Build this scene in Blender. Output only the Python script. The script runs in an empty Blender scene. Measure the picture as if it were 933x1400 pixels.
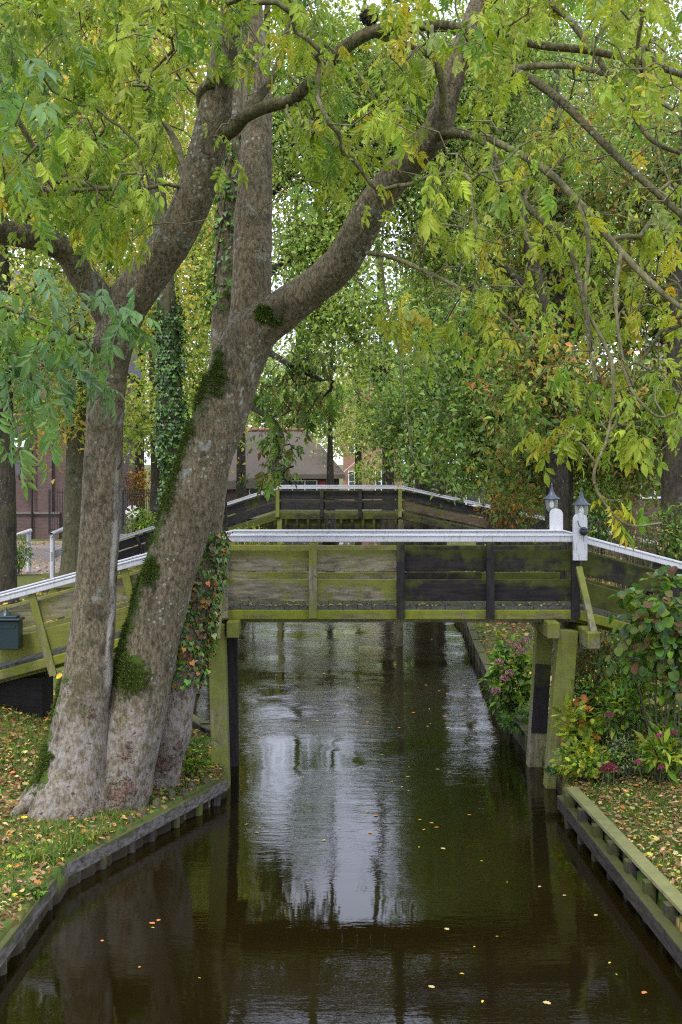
import bpy, math, random
import numpy as np
from mathutils import Vector

rng = np.random.default_rng(11)
random.seed(11)
SC = bpy.context.scene
COL = SC.collection
F, CX, HY, EYE = 1700.0, 466.5, 631.0, 4.44      # focal length / principal point / horizon of the photo (px), eye height (m)
R = math.radians


def P(px, py, Y):                                # a point seen at (px,py), Y metres away
    return np.array([(px - CX) / F * Y, Y, EYE - (py - HY) / F * Y])


def G(px, py, z=0.0):                            # a point on the level z
    Y = F * (EYE - z) / (py - HY)
    return np.array([(px - CX) / F * Y, Y, z])


def nrm(a):
    a = np.asarray(a, float)
    return a / (np.linalg.norm(a, axis=-1, keepdims=True) + 1e-9)


def vnoise(p):
    p = np.asarray(p, float)
    i = np.floor(p).astype(np.int64)
    f = p - i
    f = f * f * (3 - 2 * f)
    out = np.zeros(p.shape[0])
    for dx in (0, 1):
        for dy in (0, 1):
            for dz in (0, 1):
                n = (i[:, 0] + dx) * 73856093 ^ (i[:, 1] + dy) * 19349663 ^ (i[:, 2] + dz) * 83492791
                n = (n * 2654435761) & 0xFFFFFFFF
                n = ((n >> 13) ^ n) * 1274126177 & 0xFFFFFFFF
                h = (n & 0xFFFF) / 65535.0
                w = (f[:, 0] if dx else 1 - f[:, 0]) * (f[:, 1] if dy else 1 - f[:, 1]) * (f[:, 2] if dz else 1 - f[:, 2])
                out += h * w
    return out * 2 - 1


# ---------------------------------------------------------------- objects
def tag(o, label=None, cat=None, group=None, kind=None):
    if label: o['label'] = label
    if cat: o['category'] = cat
    if group: o['group'] = group
    if kind: o['kind'] = kind
    return o


def thing(name, label, cat, loc, group=None):
    o = bpy.data.objects.new(name, None)
    COL.objects.link(o)
    o.location = [float(c) for c in loc]
    o.empty_display_size = 0.2
    return tag(o, label, cat, group)


def world_loc(o):
    l = np.zeros(3)
    while o is not None:
        l = l + np.array(o.location)
        o = o.parent
    return l


class MB:
    """collects geometry in world coordinates; build() links it as ONE mesh object"""
    def __init__(s):
        s.v, s.loops, s.cnt, s.col, s.at, s.n = [], [], [], [], [], 0

    def add(s, v, f, col=None, at=None):
        v = np.asarray(v, float).reshape(-1, 3)
        f = np.asarray(f, int)
        s.v.append(v)
        s.loops.append((f + s.n).ravel())
        s.cnt.append(np.full(len(f), f.shape[1], int))
        s.n += len(v)
        c = np.ones((len(v), 4))
        if col is not None:
            c[:, :3] = col
        s.col.append(c)
        s.at.append(np.zeros((len(v), 3)) if at is None else at)
        return s

    def build(s, name, mat, parent=None, origin=None, smooth=False, bevel=0.0):
        v = np.concatenate(s.v) if s.v else np.zeros((0, 3))
        loops = np.concatenate(s.loops); cnt = np.concatenate(s.cnt)
        loc = np.zeros(3)
        if parent is not None:
            v = v - world_loc(parent)
        elif origin is not None:
            loc = np.asarray(origin, float); v = v - loc
        me = bpy.data.meshes.new(name)
        me.vertices.add(len(v)); me.vertices.foreach_set('co', v.ravel().astype(np.float32))
        me.loops.add(len(loops)); me.loops.foreach_set('vertex_index', loops.astype(np.int32))
        me.polygons.add(len(cnt))
        st = np.concatenate([[0], np.cumsum(cnt)[:-1]])
        me.polygons.foreach_set('loop_start', st.astype(np.int32))
        me.polygons.foreach_set('use_smooth', np.full(len(cnt), smooth))
        a = me.attributes.new('tint', 'FLOAT_COLOR', 'POINT')
        a.data.foreach_set('color', np.concatenate(s.col).ravel().astype(np.float32))
        at = np.concatenate(s.at)
        if at.any():
            for k, nm in enumerate(('moss', 'pale', 'rot')):
                b = me.attributes.new(nm, 'FLOAT', 'POINT')
                b.data.foreach_set('value', at[:, k].astype(np.float32))
        me.update(calc_edges=True)
        me.validate()
        me.materials.append(mat)
        o = bpy.data.objects.new(name, me)
        COL.objects.link(o)
        if parent is not None: o.parent = parent
        o.location = [float(c) for c in loc]
        if bevel:
            m = o.modifiers.new('bevel', 'BEVEL'); m.width = bevel; m.segments = 2; m.limit_method = 'ANGLE'
        return o


BOXF = np.array([[0, 3, 2, 1], [4, 5, 6, 7], [0, 1, 5, 4], [1, 2, 6, 5], [2, 3, 7, 6], [3, 0, 4, 7]])


def beam(mb, p0, p1, w, h, up=(0, 0, 1), jit=0.0):
    """box from p0 to p1; w across, h along 'up'"""
    p0 = np.asarray(p0, float); p1 = np.asarray(p1, float)
    d = nrm(p1 - p0); up = np.asarray(up, float)
    x = nrm(np.cross(d, up)); z = nrm(np.cross(x, d))
    if x[0] == 0 and np.linalg.norm(np.cross(d, up)) < 1e-6:
        x = np.array([1., 0, 0]); z = np.array([0, 1., 0])
    q = []
    for p in (p0, p1):
        for a, b in ((-1, -1), (1, -1), (1, 1), (-1, 1)):
            q.append(p + x * a * w / 2 + z * b * h / 2)
    q = np.array(q)
    if jit: q = q + rng.normal(0, jit, q.shape)
    mb.add(q, BOXF)
    return mb


def box(mb, lo, hi):
    lo = np.asarray(lo, float); hi = np.asarray(hi, float)
    q = np.array([[lo[0], lo[1], lo[2]], [hi[0], lo[1], lo[2]], [hi[0], hi[1], lo[2]], [lo[0], hi[1], lo[2]],
                  [lo[0], lo[1], hi[2]], [hi[0], lo[1], hi[2]], [hi[0], hi[1], hi[2]], [lo[0], hi[1], hi[2]]])
    mb.add(q, BOXF)
    return mb


def lathe(mb, prof, c, seg=20):
    prof = np.asarray(prof, float); c = np.asarray(c, float)
    a = np.linspace(0, 2 * np.pi, seg, endpoint=False)
    v = np.array([[c[0] + r * math.cos(t), c[1] + r * math.sin(t), c[2] + z] for r, z in prof for t in a])
    f = [[i * seg + j, i * seg + (j + 1) % seg, (i + 1) * seg + (j + 1) % seg, (i + 1) * seg + j]
         for i in range(len(prof) - 1) for j in range(seg)]
    mb.add(v, f)
    return mb


def spline(pts, step):
    """Catmull-Rom through the rows of pts (xyz + radius), resampled about every step m"""
    pts = np.asarray(pts, float)
    ext = np.vstack([2 * pts[0] - pts[1], pts, 2 * pts[-1] - pts[-2]])
    out = []
    for i in range(1, len(ext) - 2):
        p0, p1, p2, p3 = ext[i - 1:i + 3]
        n = max(1, int(np.linalg.norm((p2 - p1)[:3]) / step))
        for t in np.linspace(0, 1, n, endpoint=False):
            out.append(0.5 * ((2 * p1) + (-p0 + p2) * t + (2 * p0 - 5 * p1 + 4 * p2 - p3) * t * t + (-p0 + 3 * p1 - 3 * p2 + p3) * t ** 3))
    out.append(pts[-1])
    out = np.array(out)
    if out.shape[1] > 3: out[:, 3] = np.maximum(out[:, 3], 0.002)
    return out


def tube(mb, pts, rad, sides=6, lump=0.0, lscale=3.0, attr=None, flute=0.0, cap=True, seed=0.0, col=None):
    pts = np.asarray(pts, float); n = len(pts)
    rad = np.broadcast_to(np.asarray(rad, float), (n,))
    tan = nrm(np.gradient(pts, axis=0))
    ref = np.array([0, 1.0, 0.05]) if abs(tan[0][1]) < 0.9 else np.array([1.0, 0, 0])
    x = nrm(np.cross(tan[0], ref)); X = []
    for t in tan:
        x = nrm(x - t * np.dot(x, t)); X.append(x)
    X = np.array(X); Yv = np.cross(tan, X)
    a = np.linspace(0, 2 * np.pi, sides, endpoint=False)
    N = X[:, None, :] * np.cos(a)[None, :, None] + Yv[:, None, :] * np.sin(a)[None, :, None]
    rr = np.repeat(rad[:, None], sides, 1)
    if lump:
        q = (pts[:, None, :] + N * rr[..., None]).reshape(-1, 3)
        l = vnoise(q * lscale + seed) * 0.65 + vnoise(q * lscale * 2.7 + 9 + seed) * 0.35
        rr = rr * (1 + lump * l.reshape(n, sides) + lump * 1.6 * np.clip(vnoise(q * 2.1 + 31 + seed) - .55, 0, 1).reshape(n, sides))
    if flute:
        hh = pts[:, 2] - pts[0, 2]
        fl = np.stack([vnoise(np.stack([np.cos(a) * 2.2 + seed, np.sin(a) * 2.2, np.full(sides, h * 0.7)], 1)) for h in hh])
        rr = rr * (1 + flute * np.exp(-np.maximum(hh, 0) / 0.45)[:, None] * (0.45 + fl))
    V = (pts[:, None, :] + N * rr[..., None]).reshape(-1, 3)
    i, j = np.meshgrid(np.arange(n - 1), np.arange(sides), indexing='ij')
    j2 = (j + 1) % sides
    f = np.stack([i * sides + j, i * sides + j2, (i + 1) * sides + j2, (i + 1) * sides + j], -1).reshape(-1, 4)
    at = attr(V, N.reshape(-1, 3)) if attr else None
    mb.add(V, f, col=col, at=at)
    if cap:
        tip = pts[-1] + tan[-1] * rad[-1] * 0.4
        vv = np.vstack([V[-sides:], tip])
        mb.add(vv, [[k, (k + 1) % sides, sides] for k in range(sides)], col=col,
               at=None if at is None else np.vstack([at[-sides:], at[-1:]]))
    return V, N.reshape(-1, 3), at


# ---------------------------------------------------------------- leaves
def frames(d, up):
    y = nrm(d); x = np.cross(y, up)
    bad = np.linalg.norm(x, axis=1) < 1e-3
    x[bad] = [1, 0, 0]
    x = nrm(x); z = np.cross(x, y)
    return np.stack([x, y, z], -1)


def scatter(mb, T, pos, d, up, scale, col):
    tv, tf = T
    pos = np.asarray(pos, float); N = len(pos)
    if N == 0: return
    M = frames(np.asarray(d, float), np.asarray(up, float))
    V = pos[:, None, :] + np.asarray(scale)[:, None, None] * np.einsum('nij,kj->nki', M, tv)
    k = len(tv)
    f = (tf[None] + (np.arange(N) * k)[:, None, None]).reshape(-1, tf.shape[1])
    mb.add(V.reshape(-1, 3), f, col=np.repeat(col, k, 0))


def T_leaflet(w=.34, fold=.09, droop=.12):
    v = np.array([[0, 0, 0], [w * .40, .26, fold * .8], [w * .46, .58, fold * .8], [0, 1, -droop], [-w * .46, .58, fold * .8], [-w * .40, .26, fold * .8], [0, .5, -.01]], float)
    f = np.array([[6, 0, 1], [6, 1, 2], [6, 2, 3], [6, 3, 4], [6, 4, 5], [6, 5, 0]])
    return v, f


def T_quad(w=.55, fold=.1, droop=.1):
    return np.array([[0, 0, 0], [w / 2, .5, fold], [0, 1, -droop], [-w / 2, .45, fold]], float), np.array([[0, 1, 2], [0, 2, 3]])


def T_round(w=.95, n=9):
    a = np.linspace(0, 2 * np.pi, n, endpoint=False) - np.pi / 2
    v = [[0, .5, -.06]] + [[math.cos(t) * w / 2, .5 + math.sin(t) * .5, .05 * math.cos(2 * t)] for t in a]
    v = np.array(v); v[1:, 1] += np.random.default_rng(3).normal(0, .035, n); v[:, 2] += .16 * np.abs(v[:, 0]) - .25 * (v[:, 1] - .3) ** 2
    return v, np.array([[0, 1 + i, 1 + (i + 1) % n] for i in range(n)])


def T_ivy():
    v = np.array([[0, .12, 0], [.42, -.02, .03], [.46, .4, .06], [.2, .62, .02], [0, 1, -.08], [-.2, .62, .02], [-.46, .4, .06], [-.42, -.02, .03], [0, .4, -.03]], float)
    return v, np.array([[8, 0, 1], [8, 1, 2], [8, 2, 3], [8, 3, 4], [8, 4, 5], [8, 5, 6], [8, 6, 7], [8, 7, 0]])


def T_lobed():
    pts = [(0, 0), (.14, .1), (.34, .18), (.22, .34), (.46, .5), (.24, .6), (.26, .82), (0, 1)]
    v = [[0, .5, -.05]] + [[x, y, .12 * x] for x, y in pts] + [[-x, y, .12 * x] for x, y in pts[-2:0:-1]]
    n = len(v) - 1
    return np.array(v, float), np.array([[0, 1 + i, 1 + (i + 1) % n] for i in range(n)])


def T_compound(pairs=4, L=1.0, w=.40, droop=.35, leaf=.38, seed=0, miss=0.0):
    r = np.random.default_rng(seed)
    V, Fs, n = [], [], 0
    tv, tf = T_leaflet(w)
    # a thin rachis
    k = 5
    rv = []
    for i in range(k):
        t = i / (k - 1)
        rv += [[-.006, t * L * .72, -droop * t * t * .5], [.006, t * L * .72, -droop * t * t * .5]]
    V.append(np.array(rv)); n = len(rv)
    for i in range(k - 1):
        a = i * 2
        Fs += [[a, a + 1, a + 3], [a, a + 3, a + 2]]
    spots = [(t, s) for t in np.linspace(.26, .64, pairs) for s in (-1, 1)] + [(.72, 0)]
    for t, s in spots:
        if s and r.uniform() < miss: continue
        b = np.array([0, t * L, -droop * (t / .72) ** 2 * .5])
        ang = s * (0.95 + r.uniform(-.22, .22)) + r.uniform(-.1, .1)
        d = np.array([math.sin(ang), math.cos(ang), -.45 - r.uniform(0, .45)])
        up = np.array([r.uniform(-.3, .3) + s * -.25, 0, 1.0])
        M = frames(d[None], up[None])[0]
        sc = leaf * r.uniform(.8, 1.1) * (1.1 if s == 0 else 1)
        V.append(b + sc * tv @ M.T)
        Fs += (tf + n).tolist(); n += len(tv)
    return np.vstack(V), np.array(Fs)


COMP = [T_compound(3 + k % 3, w=.34 + .03 * (k % 4), droop=.2 + .12 * (k % 5), leaf=.33 + .025 * (k % 4), seed=k, miss=.16) for k in range(16)]
SIMP = [T_compound(2, w=.5, leaf=.45, seed=20), T_compound(3, w=.5, leaf=.42, seed=21)]

# leaf colours, linear albedo
C = dict(yg=(.26, .33, .03), lime=(.36, .42, .045), green=(.13, .235, .026), mid=(.08, .16, .028), blue=(.13, .225, .095), teal=(.07, .145, .06),
         dark=(.04, .085, .022), yellow=(.55, .42, .03), gold=(.55, .31, .03), orange=(.42, .16, .03), brown=(.17, .085, .035),
         tan=(.36, .24, .10), olive=(.14, .16, .035), red=(.28, .06, .03), pale=(.38, .42, .17), straw=(.42, .33, .13))


def tint(n, pal, jit=.18):
    names = list(pal); w = np.array([pal[k] for k in names], float); w /= w.sum()
    base = np.array([C[k] for k in names])
    c = base[rng.choice(len(names), n, p=w)]
    return np.clip(c * np.exp(rng.normal(0, jit, (n, 1))) * np.exp(rng.normal(0, jit * .35, (n, 3))), .005, .75)


# ---------------------------------------------------------------- materials
def node(nt, t, ins=None, **props):
    n = nt.nodes.new(t)
    for k, v in props.items(): setattr(n, k, v)
    for k, v in (ins or {}).items():
        s = n.inputs[k]
        if isinstance(v, bpy.types.NodeSocket): nt.links.new(v, s)
        else: s.default_value = v
    return n


def newmat(name):
    m = bpy.data.materials.new(name); m.use_nodes = True
    nt = m.node_tree; nt.nodes.clear()
    return m, nt


def c4(c): return (c[0], c[1], c[2], 1.0)


def mixc(nt, f, a, b, mode='MIX'):
    n = nt.nodes.new('ShaderNodeMix'); n.data_type = 'RGBA'; n.blend_type = mode
    for i, v in ((0, f), (6, a), (7, b)):
        if isinstance(v, bpy.types.NodeSocket): nt.links.new(v, n.inputs[i])
        else: n.inputs[i].default_value = v if i == 0 else (c4(v) if len(v) == 3 else v)
    return n.outputs[2]


def math_(nt, op, a, b=0.0, clamp=False):
    n = nt.nodes.new('ShaderNodeMath'); n.operation = op; n.use_clamp = clamp
    for i, v in ((0, a), (1, b)):
        if isinstance(v, bpy.types.NodeSocket): nt.links.new(v, n.inputs[i])
        else: n.inputs[i].default_value = v
    return n.outputs[0]


def sstep(nt, x, lo, hi):
    n = node(nt, 'ShaderNodeMapRange', {'Value': x, 'From Min': lo, 'From Max': hi}, interpolation_type='SMOOTHSTEP')
    return n.outputs[0]


def noise(nt, vec, scale, detail=4, rough=.55):
    return node(nt, 'ShaderNodeTexNoise', {'Vector': vec, 'Scale': scale, 'Detail': detail, 'Roughness': rough}).outputs['Fac']


def coords(nt, scale=(1, 1, 1)):
    tc = node(nt, 'ShaderNodeTexCoord')
    oi = node(nt, 'ShaderNodeObjectInfo')
    off = node(nt, 'ShaderNodeVectorMath', {0: oi.outputs['Location'], 1: tc.outputs['Object']}, operation='ADD')
    mp = node(nt, 'ShaderNodeMapping', {'Vector': off.outputs[0], 'Scale': scale})
    return mp.outputs[0]


def attr(nt, name):
    return node(nt, 'ShaderNodeAttribute', attribute_name=name)


def out(nt, shader):
    node(nt, 'ShaderNodeOutputMaterial', {'Surface': shader})


def bsdf(nt, col, rough=.8, bump=None, bstr=.3, bdist=.02, **kw):
    ins = {'Base Color': col if isinstance(col, bpy.types.NodeSocket) else c4(col), 'Roughness': rough}
    if bump is not None:
        ins['Normal'] = node(nt, 'ShaderNodeBump', {'Height': bump, 'Strength': bstr, 'Distance': bdist}).outputs[0]
    ins.update(kw)
    return node(nt, 'ShaderNodeBsdfPrincipled', ins).outputs[0]


def leaf_mat(name, trans=.38, rough=.5, veins=False):
    m, nt = newmat(name)
    col = attr(nt, 'tint').outputs['Color']
    v = noise(nt, coords(nt), 22, 2)
    col = mixc(nt, 1.0, col, node(nt, 'ShaderNodeValToRGB', {'Fac': v}).outputs[0], 'MULTIPLY') if veins else col
    p = bsdf(nt, col, rough, **{'Specular IOR Level': .35})
    tr = node(nt, 'ShaderNodeBsdfTranslucent', {'Color': mixc(nt, 1.0, col, (1.15, 1.2, .5), 'MULTIPLY')}).outputs[0]
    mx = node(nt, 'ShaderNodeMixShader', {0: trans, 1: p, 2: tr}).outputs[0]
    out(nt, mx)
    return m


def bark_mat(name, a, b, lichen=.5, grain=(14, 14, 3), moss_c=(.05, .085, .008)):
    m, nt = newmat(name)
    vec = coords(nt); g = coords(nt, grain)
    n1 = noise(nt, g, 1.6, 8, .7); n2 = noise(nt, vec, 2.2, 4); n3 = noise(nt, vec, 9, 5, .6)
    col = mixc(nt, sstep(nt, n1, .35, .65), a, b)
    col = mixc(nt, math_(nt, 'MULTIPLY', sstep(nt, n2, .5, .7), .55), col, (.06, .058, .018))       # thin algae film
    col = mixc(nt, math_(nt, 'MULTIPLY', sstep(nt, n3, .62, .78), .5), col, tuple(x * .45 for x in a))
    vor = node(nt, 'ShaderNodeTexVoronoi', {'Vector': vec, 'Scale': 13.0, 'Randomness': 1.0})
    gate = sstep(nt, noise(nt, vec, 1.7, 2), .48, .6)
    edge = math_(nt, 'ADD', vor.outputs['Distance'], math_(nt, 'MULTIPLY', noise(nt, vec, 60, 2), .25))
    spot = math_(nt, 'MULTIPLY', math_(nt, 'SUBTRACT', 1.0, sstep(nt, edge, .3, .38)), gate)
    col = mixc(nt, math_(nt, 'MULTIPLY', spot, lichen), col, (.34, .37, .33))
    sp = node(nt, 'ShaderNodeTexVoronoi', {'Vector': vec, 'Scale': 46.0})
    s2 = math_(nt, 'MULTIPLY', math_(nt, 'SUBTRACT', 1.0, sstep(nt, sp.outputs['Distance'], .14, .24)), sstep(nt, n2, .38, .52))
    col = mixc(nt, math_(nt, 'MULTIPLY', s2, lichen * .4), col, (.36, .36, .33))
    ln = noise(nt, vec, 3.4, 7, .62)
    crust = math_(nt, 'MULTIPLY', sstep(nt, ln, .60, .645), sstep(nt, n3, .40, .5))
    col = mixc(nt, math_(nt, 'MULTIPLY', crust, lichen * .85), col, mixc(nt, n3, (.16, .185, .155), (.34, .37, .33)))
    blot = sstep(nt, noise(nt, coords(nt, (1, 1, .6)), 4.2, 5, .6), .56, .66)
    col = mixc(nt, math_(nt, 'MULTIPLY', blot, .6), col, tuple(x * .5 for x in a))
    def mask(nm, jit, lo, hi):
        return sstep(nt, math_(nt, 'ADD', attr(nt, nm).outputs['Fac'], math_(nt, 'MULTIPLY', math_(nt, 'SUBTRACT', n3, .5), jit)), lo, hi)
    pa = attr(nt, 'pale').outputs['Fac']
    pale = mask('pale', 1.7, .26, .70)
    col = mixc(nt, math_(nt, 'MULTIPLY', pale, .85), col, mixc(nt, sstep(nt, pa, .6, .95), mixc(nt, sstep(nt, n1, .25, .75), (.15, .128, .104), (.36, .32, .275)), mixc(nt, n1, (.36, .34, .27), (.60, .58, .49))))
    rot = mask('rot', 3.2, .45, .75)
    col = mixc(nt, rot, col, mixc(nt, sstep(nt, n1, .35, .65), (.08, .046, .03), (.24, .155, .115)))
    moss = mask('moss', 1.6, .42, .6)
    col = mixc(nt, moss, col, mixc(nt, n3, tuple(x * .45 for x in moss_c), tuple(x * 1.7 for x in moss_c)))
    h = math_(nt, 'ADD', math_(nt, 'MULTIPLY', n1, 1.0), math_(nt, 'MULTIPLY', n3, .7))
    h = math_(nt, 'ADD', h, math_(nt, 'MULTIPLY', rot, math_(nt, 'MULTIPLY', n3, 1.6)))
    h = math_(nt, 'ADD', h, math_(nt, 'MULTIPLY', moss, .7))
    out(nt, bsdf(nt, col, .85, h, .95, .032, **{'Specular IOR Level': .25}))
    return m


def wood_mat(name, axis, a, b, moss=.5, moss_c=(.085, .10, .012), dark=0.0):
    m, nt = newmat(name)
    s = {'x': (2.2, 17, 17), 'y': (17, 2.2, 17), 'z': (17, 17, 2.2)}[axis]
    vec = coords(nt); g = coords(nt, s)
    oi = node(nt, 'ShaderNodeObjectInfo')
    n1 = noise(nt, g, 1.6, 7, .65); n2 = noise(nt, vec, 1.6, 5, .6); n3 = noise(nt, vec, 7, 5, .6)
    st = noise(nt, coords(nt, tuple(.35 + .06 * q for q in s)), 2.0, 5, .7)
    col = mixc(nt, sstep(nt, n1, .3, .7), a, b)
    col = mixc(nt, math_(nt, 'MULTIPLY', sstep(nt, st, .55, .72), .6), col, tuple(x * .35 for x in a))
    col = mixc(nt, math_(nt, 'MULTIPLY', sstep(nt, noise(nt, vec, 11, 6, .7), .54, .64), .5), col, tuple(x * .3 for x in a))
    geo = node(nt, 'ShaderNodeNewGeometry')
    nz = node(nt, 'ShaderNodeSeparateXYZ', {0: geo.outputs['Normal']}).outputs[2]
    lv = math_(nt, 'ADD', math_(nt, 'MULTIPLY', n2, .75), math_(nt, 'MULTIPLY', n3, .35))
    lv = math_(nt, 'ADD', lv, math_(nt, 'MULTIPLY', sstep(nt, nz, .2, .9), .22))
    gz = node(nt, 'ShaderNodeSeparateXYZ', {0: node(nt, 'ShaderNodeTexCoord').outputs['Generated']}).outputs[2]
    lv = math_(nt, 'ADD', lv, math_(nt, 'MULTIPLY', sstep(nt, gz, .45, 1.0), .17))
    lv = math_(nt, 'ADD', lv, math_(nt, 'MULTIPLY', math_(nt, 'SUBTRACT', oi.outputs['Random'], .5), .16))
    mk = sstep(nt, lv, .78 - .5 * moss, 1.0 - .5 * moss)
    mc = mixc(nt, n3, tuple(x * .55 for x in moss_c), tuple(x * 1.5 for x in moss_c))
    col = mixc(nt, math_(nt, 'MULTIPLY', mk, .88), col, mc)
    h = math_(nt, 'ADD', n1, math_(nt, 'MULTIPLY', n3, .4))
    out(nt, bsdf(nt, col, .78, h, .45, .008, **{'Specular IOR Level': .25}))
    return m


def plain_mat(name, c, rough=.6, var=.15, scale=6, bump=.15, metallic=0.0):
    m, nt = newmat(name)
    n = noise(nt, coords(nt), scale, 6, .6)
    col = mixc(nt, n, tuple(x * (1 - var) for x in c), tuple(min(1, x * (1 + var)) for x in c))
    out(nt, bsdf(nt, col, rough, n, bump, .01, Metallic=metallic))
    return m


def white_paint():
    m, nt = newmat('white_paint')
    vec = coords(nt)
    n = noise(nt, vec, 5, 6, .65); n2 = noise(nt, coords(nt, (30, 30, 6)), 1.2, 4)
    col = mixc(nt, n, (.43, .43, .45), (.57, .57, .59))
    col = mixc(nt, math_(nt, 'MULTIPLY', sstep(nt, n2, .52, .72), .6), col, (.24, .26, .16))
    sp = node(nt, 'ShaderNodeTexVoronoi', {'Vector': vec, 'Scale': 9.0})
    col = mixc(nt, math_(nt, 'MULTIPLY', math_(nt, 'SUBTRACT', 1.0, sstep(nt, sp.outputs['Distance'], .05, .09)), .6), col, (.2, .19, .17))
    out(nt, bsdf(nt, col, .5, n2, .15, .004))
    return m


def brick_mat(name, a, b, mortar, scale=4.4):
    m, nt = newmat(name)
    tc = coords(nt)
    sx = node(nt, 'ShaderNodeSeparateXYZ', {0: tc})
    v = node(nt, 'ShaderNodeCombineXYZ', {0: math_(nt, 'ADD', sx.outputs[0], sx.outputs[1]), 1: sx.outputs[2]}).outputs[0]
    br = node(nt, 'ShaderNodeTexBrick', {'Vector': v, 'Scale': scale, 'Color1': c4(a), 'Color2': c4(b), 'Mortar': c4(mortar),
                                         'Mortar Size': .016, 'Brick Width': .9, 'Row Height': .3, 'Bias': -.1})
    n = noise(nt, tc, 1.1, 4)
    col = mixc(nt, math_(nt, 'MULTIPLY', n, .5), br.outputs['Color'], tuple(x * .5 for x in a))
    out(nt, bsdf(nt, col, .85, br.outputs['Fac'], -.4, .01))
    return m


def thatch_mat(name, a, b):
    m, nt = newmat(name)
    n = noise(nt, coords(nt, (14, 14, 3)), 1.5, 6, .7); n2 = noise(nt, coords(nt), .8, 4)
    col = mixc(nt, n, a, b)
    col = mixc(nt, math_(nt, 'MULTIPLY', sstep(nt, n2, .5, .68), .5), col, (.07, .085, .035))
    out(nt, bsdf(nt, col, .95, n, .6, .06))
    return m


def water_mat():
    m, nt = newmat('canal_water')
    vec = coords(nt)
    n1 = noise(nt, coords(nt, (.55, 1.5, 1)), 3.2, 3, .5)
    n2 = noise(nt, coords(nt, (.5, 1.6, 1)), 10.0, 3, .6)
    n3 = noise(nt, vec, .45, 3, .5)
    patch = sstep(nt, n3, .36, .62)
    sy = node(nt, 'ShaderNodeSeparateXYZ', {0: vec}).outputs[1]
    breeze = math_(nt, 'ADD', math_(nt, 'MULTIPLY', sstep(nt, sy, 12.0, 22.0), .55), .22)
    amp = math_(nt, 'MULTIPLY', math_(nt, 'ADD', math_(nt, 'MULTIPLY', patch, .95), .12), breeze)
    h = math_(nt, 'MULTIPLY', math_(nt, 'ADD', n1, math_(nt, 'MULTIPLY', n2, .6)), amp)
    bp = node(nt, 'ShaderNodeBump', {'Height': h, 'Strength': .36, 'Distance': .035}).outputs[0]
    mud = mixc(nt, noise(nt, vec, .6, 3), (.0062, .0043, .0009), (.0105, .0074, .0016))
    out(nt, bsdf(nt, mud, .02, IOR=1.333, Normal=bp))
    return m


def ground_mat():
    m, nt = newmat('ground_cover')
    vec = coords(nt)
    n = noise(nt, vec, 1.3, 5); n2 = noise(nt, vec, 14, 5, .65)
    vor = node(nt, 'ShaderNodeTexVoronoi', {'Vector': vec, 'Scale': 13.0})
    rnd = node(nt, 'ShaderNodeSeparateColor', {0: vor.outputs['Color']}).outputs[0]
    rp = node(nt, 'ShaderNodeValToRGB', {'Fac': rnd})
    e = rp.color_ramp.elements
    e[0].position, e[0].color = 0.0, (.06, .10, .02, 1)
    e[1].position, e[1].color = 1.0, (.20, .13, .05, 1)
    for p_, c_ in ((.35, (.075, .115, .02)), (.5, (.13, .075, .03)), (.7, (.26, .17, .06)), (.85, (.10, .06, .025))):
        x = e.new(p_); x.color = c4(c_)
    rp.color_ramp.interpolation = 'CONSTANT'
    g = mixc(nt, n2, (.035, .065, .012), (.09, .14, .025))
    col = mixc(nt, sstep(nt, n, .38, .55), g, rp.outputs[0])
    geo = node(nt, 'ShaderNodeNewGeometry')
    z = node(nt, 'ShaderNodeSeparateXYZ', {0: geo.outputs['Position']}).outputs[2]
    col = mixc(nt, sstep(nt, z, .22, .05), col, (.03, .022, .014))
    out(nt, bsdf(nt, col, .95, n2, .6, .03, **{'Specular IOR Level': .15}))
    return m


def glass_mat():
    m, nt = newmat('lamp_glass')
    p = node(nt, 'ShaderNodeBsdfPrincipled', {'Base Color': (.85, .87, .85, 1), 'Roughness': .12, 'IOR': 1.2, 'Transmission Weight': .8}).outputs[0]
    tr = node(nt, 'ShaderNodeBsdfTransparent', {'Color': (.9, .92, .9, 1)}).outputs[0]
    out(nt, node(nt, 'ShaderNodeMixShader', {0: .45, 1: p, 2: tr}).outputs[0])
    return m


M_leaf = leaf_mat('leaf_tissue', .45)
M_leaf_far = leaf_mat('leaf_tissue_far', .36, .6)
M_gloss = leaf_mat('leaf_glossy', .18, .32)
M_litter = leaf_mat('dead_leaf', .1, .7)
M_moss = leaf_mat('moss_tissue', .15, .9)
M_ash = bark_mat('ash_bark', (.068, .055, .029), (.22, .18, .112), .75, (19, 19, 8))
M_limb = bark_mat('limb_bark', (.050, .044, .017), (.145, .13, .058), .6, (19, 19, 8))
M_twig = bark_mat('twig_bark', (.11, .10, .04), (.24, .22, .11), .3)
M_dbark = bark_mat('dark_bark', (.022, .018, .011), (.062, .050, .033), .3)
M_gbark = bark_mat('green_bark', (.055, .052, .022), (.115, .105, .055), .4)
M_wgx = wood_mat('mossy_plank', 'x', (.105, .09, .055), (.29, .25, .175), .56, (.15, .16, .018))
M_wgz = wood_mat('mossy_post', 'z', (.13, .115, .06), (.28, .25, .16), .66, (.15, .165, .025))
M_wgy = wood_mat('mossy_beam', 'y', (.12, .105, .06), (.25, .22, .15), .8, (.15, .165, .02))
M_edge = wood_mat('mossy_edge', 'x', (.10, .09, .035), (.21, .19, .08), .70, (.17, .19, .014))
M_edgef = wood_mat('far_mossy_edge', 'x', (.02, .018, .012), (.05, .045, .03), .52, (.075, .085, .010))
M_wdx = wood_mat('tarred_plank', 'x', (.010, .008, .008), (.028, .023, .022), .47, (.06, .07, .008))
M_wdz = wood_mat('tarred_post', 'z', (.014, .012, .012), (.03, .027, .026), .3, (.055, .065, .01))
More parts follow.
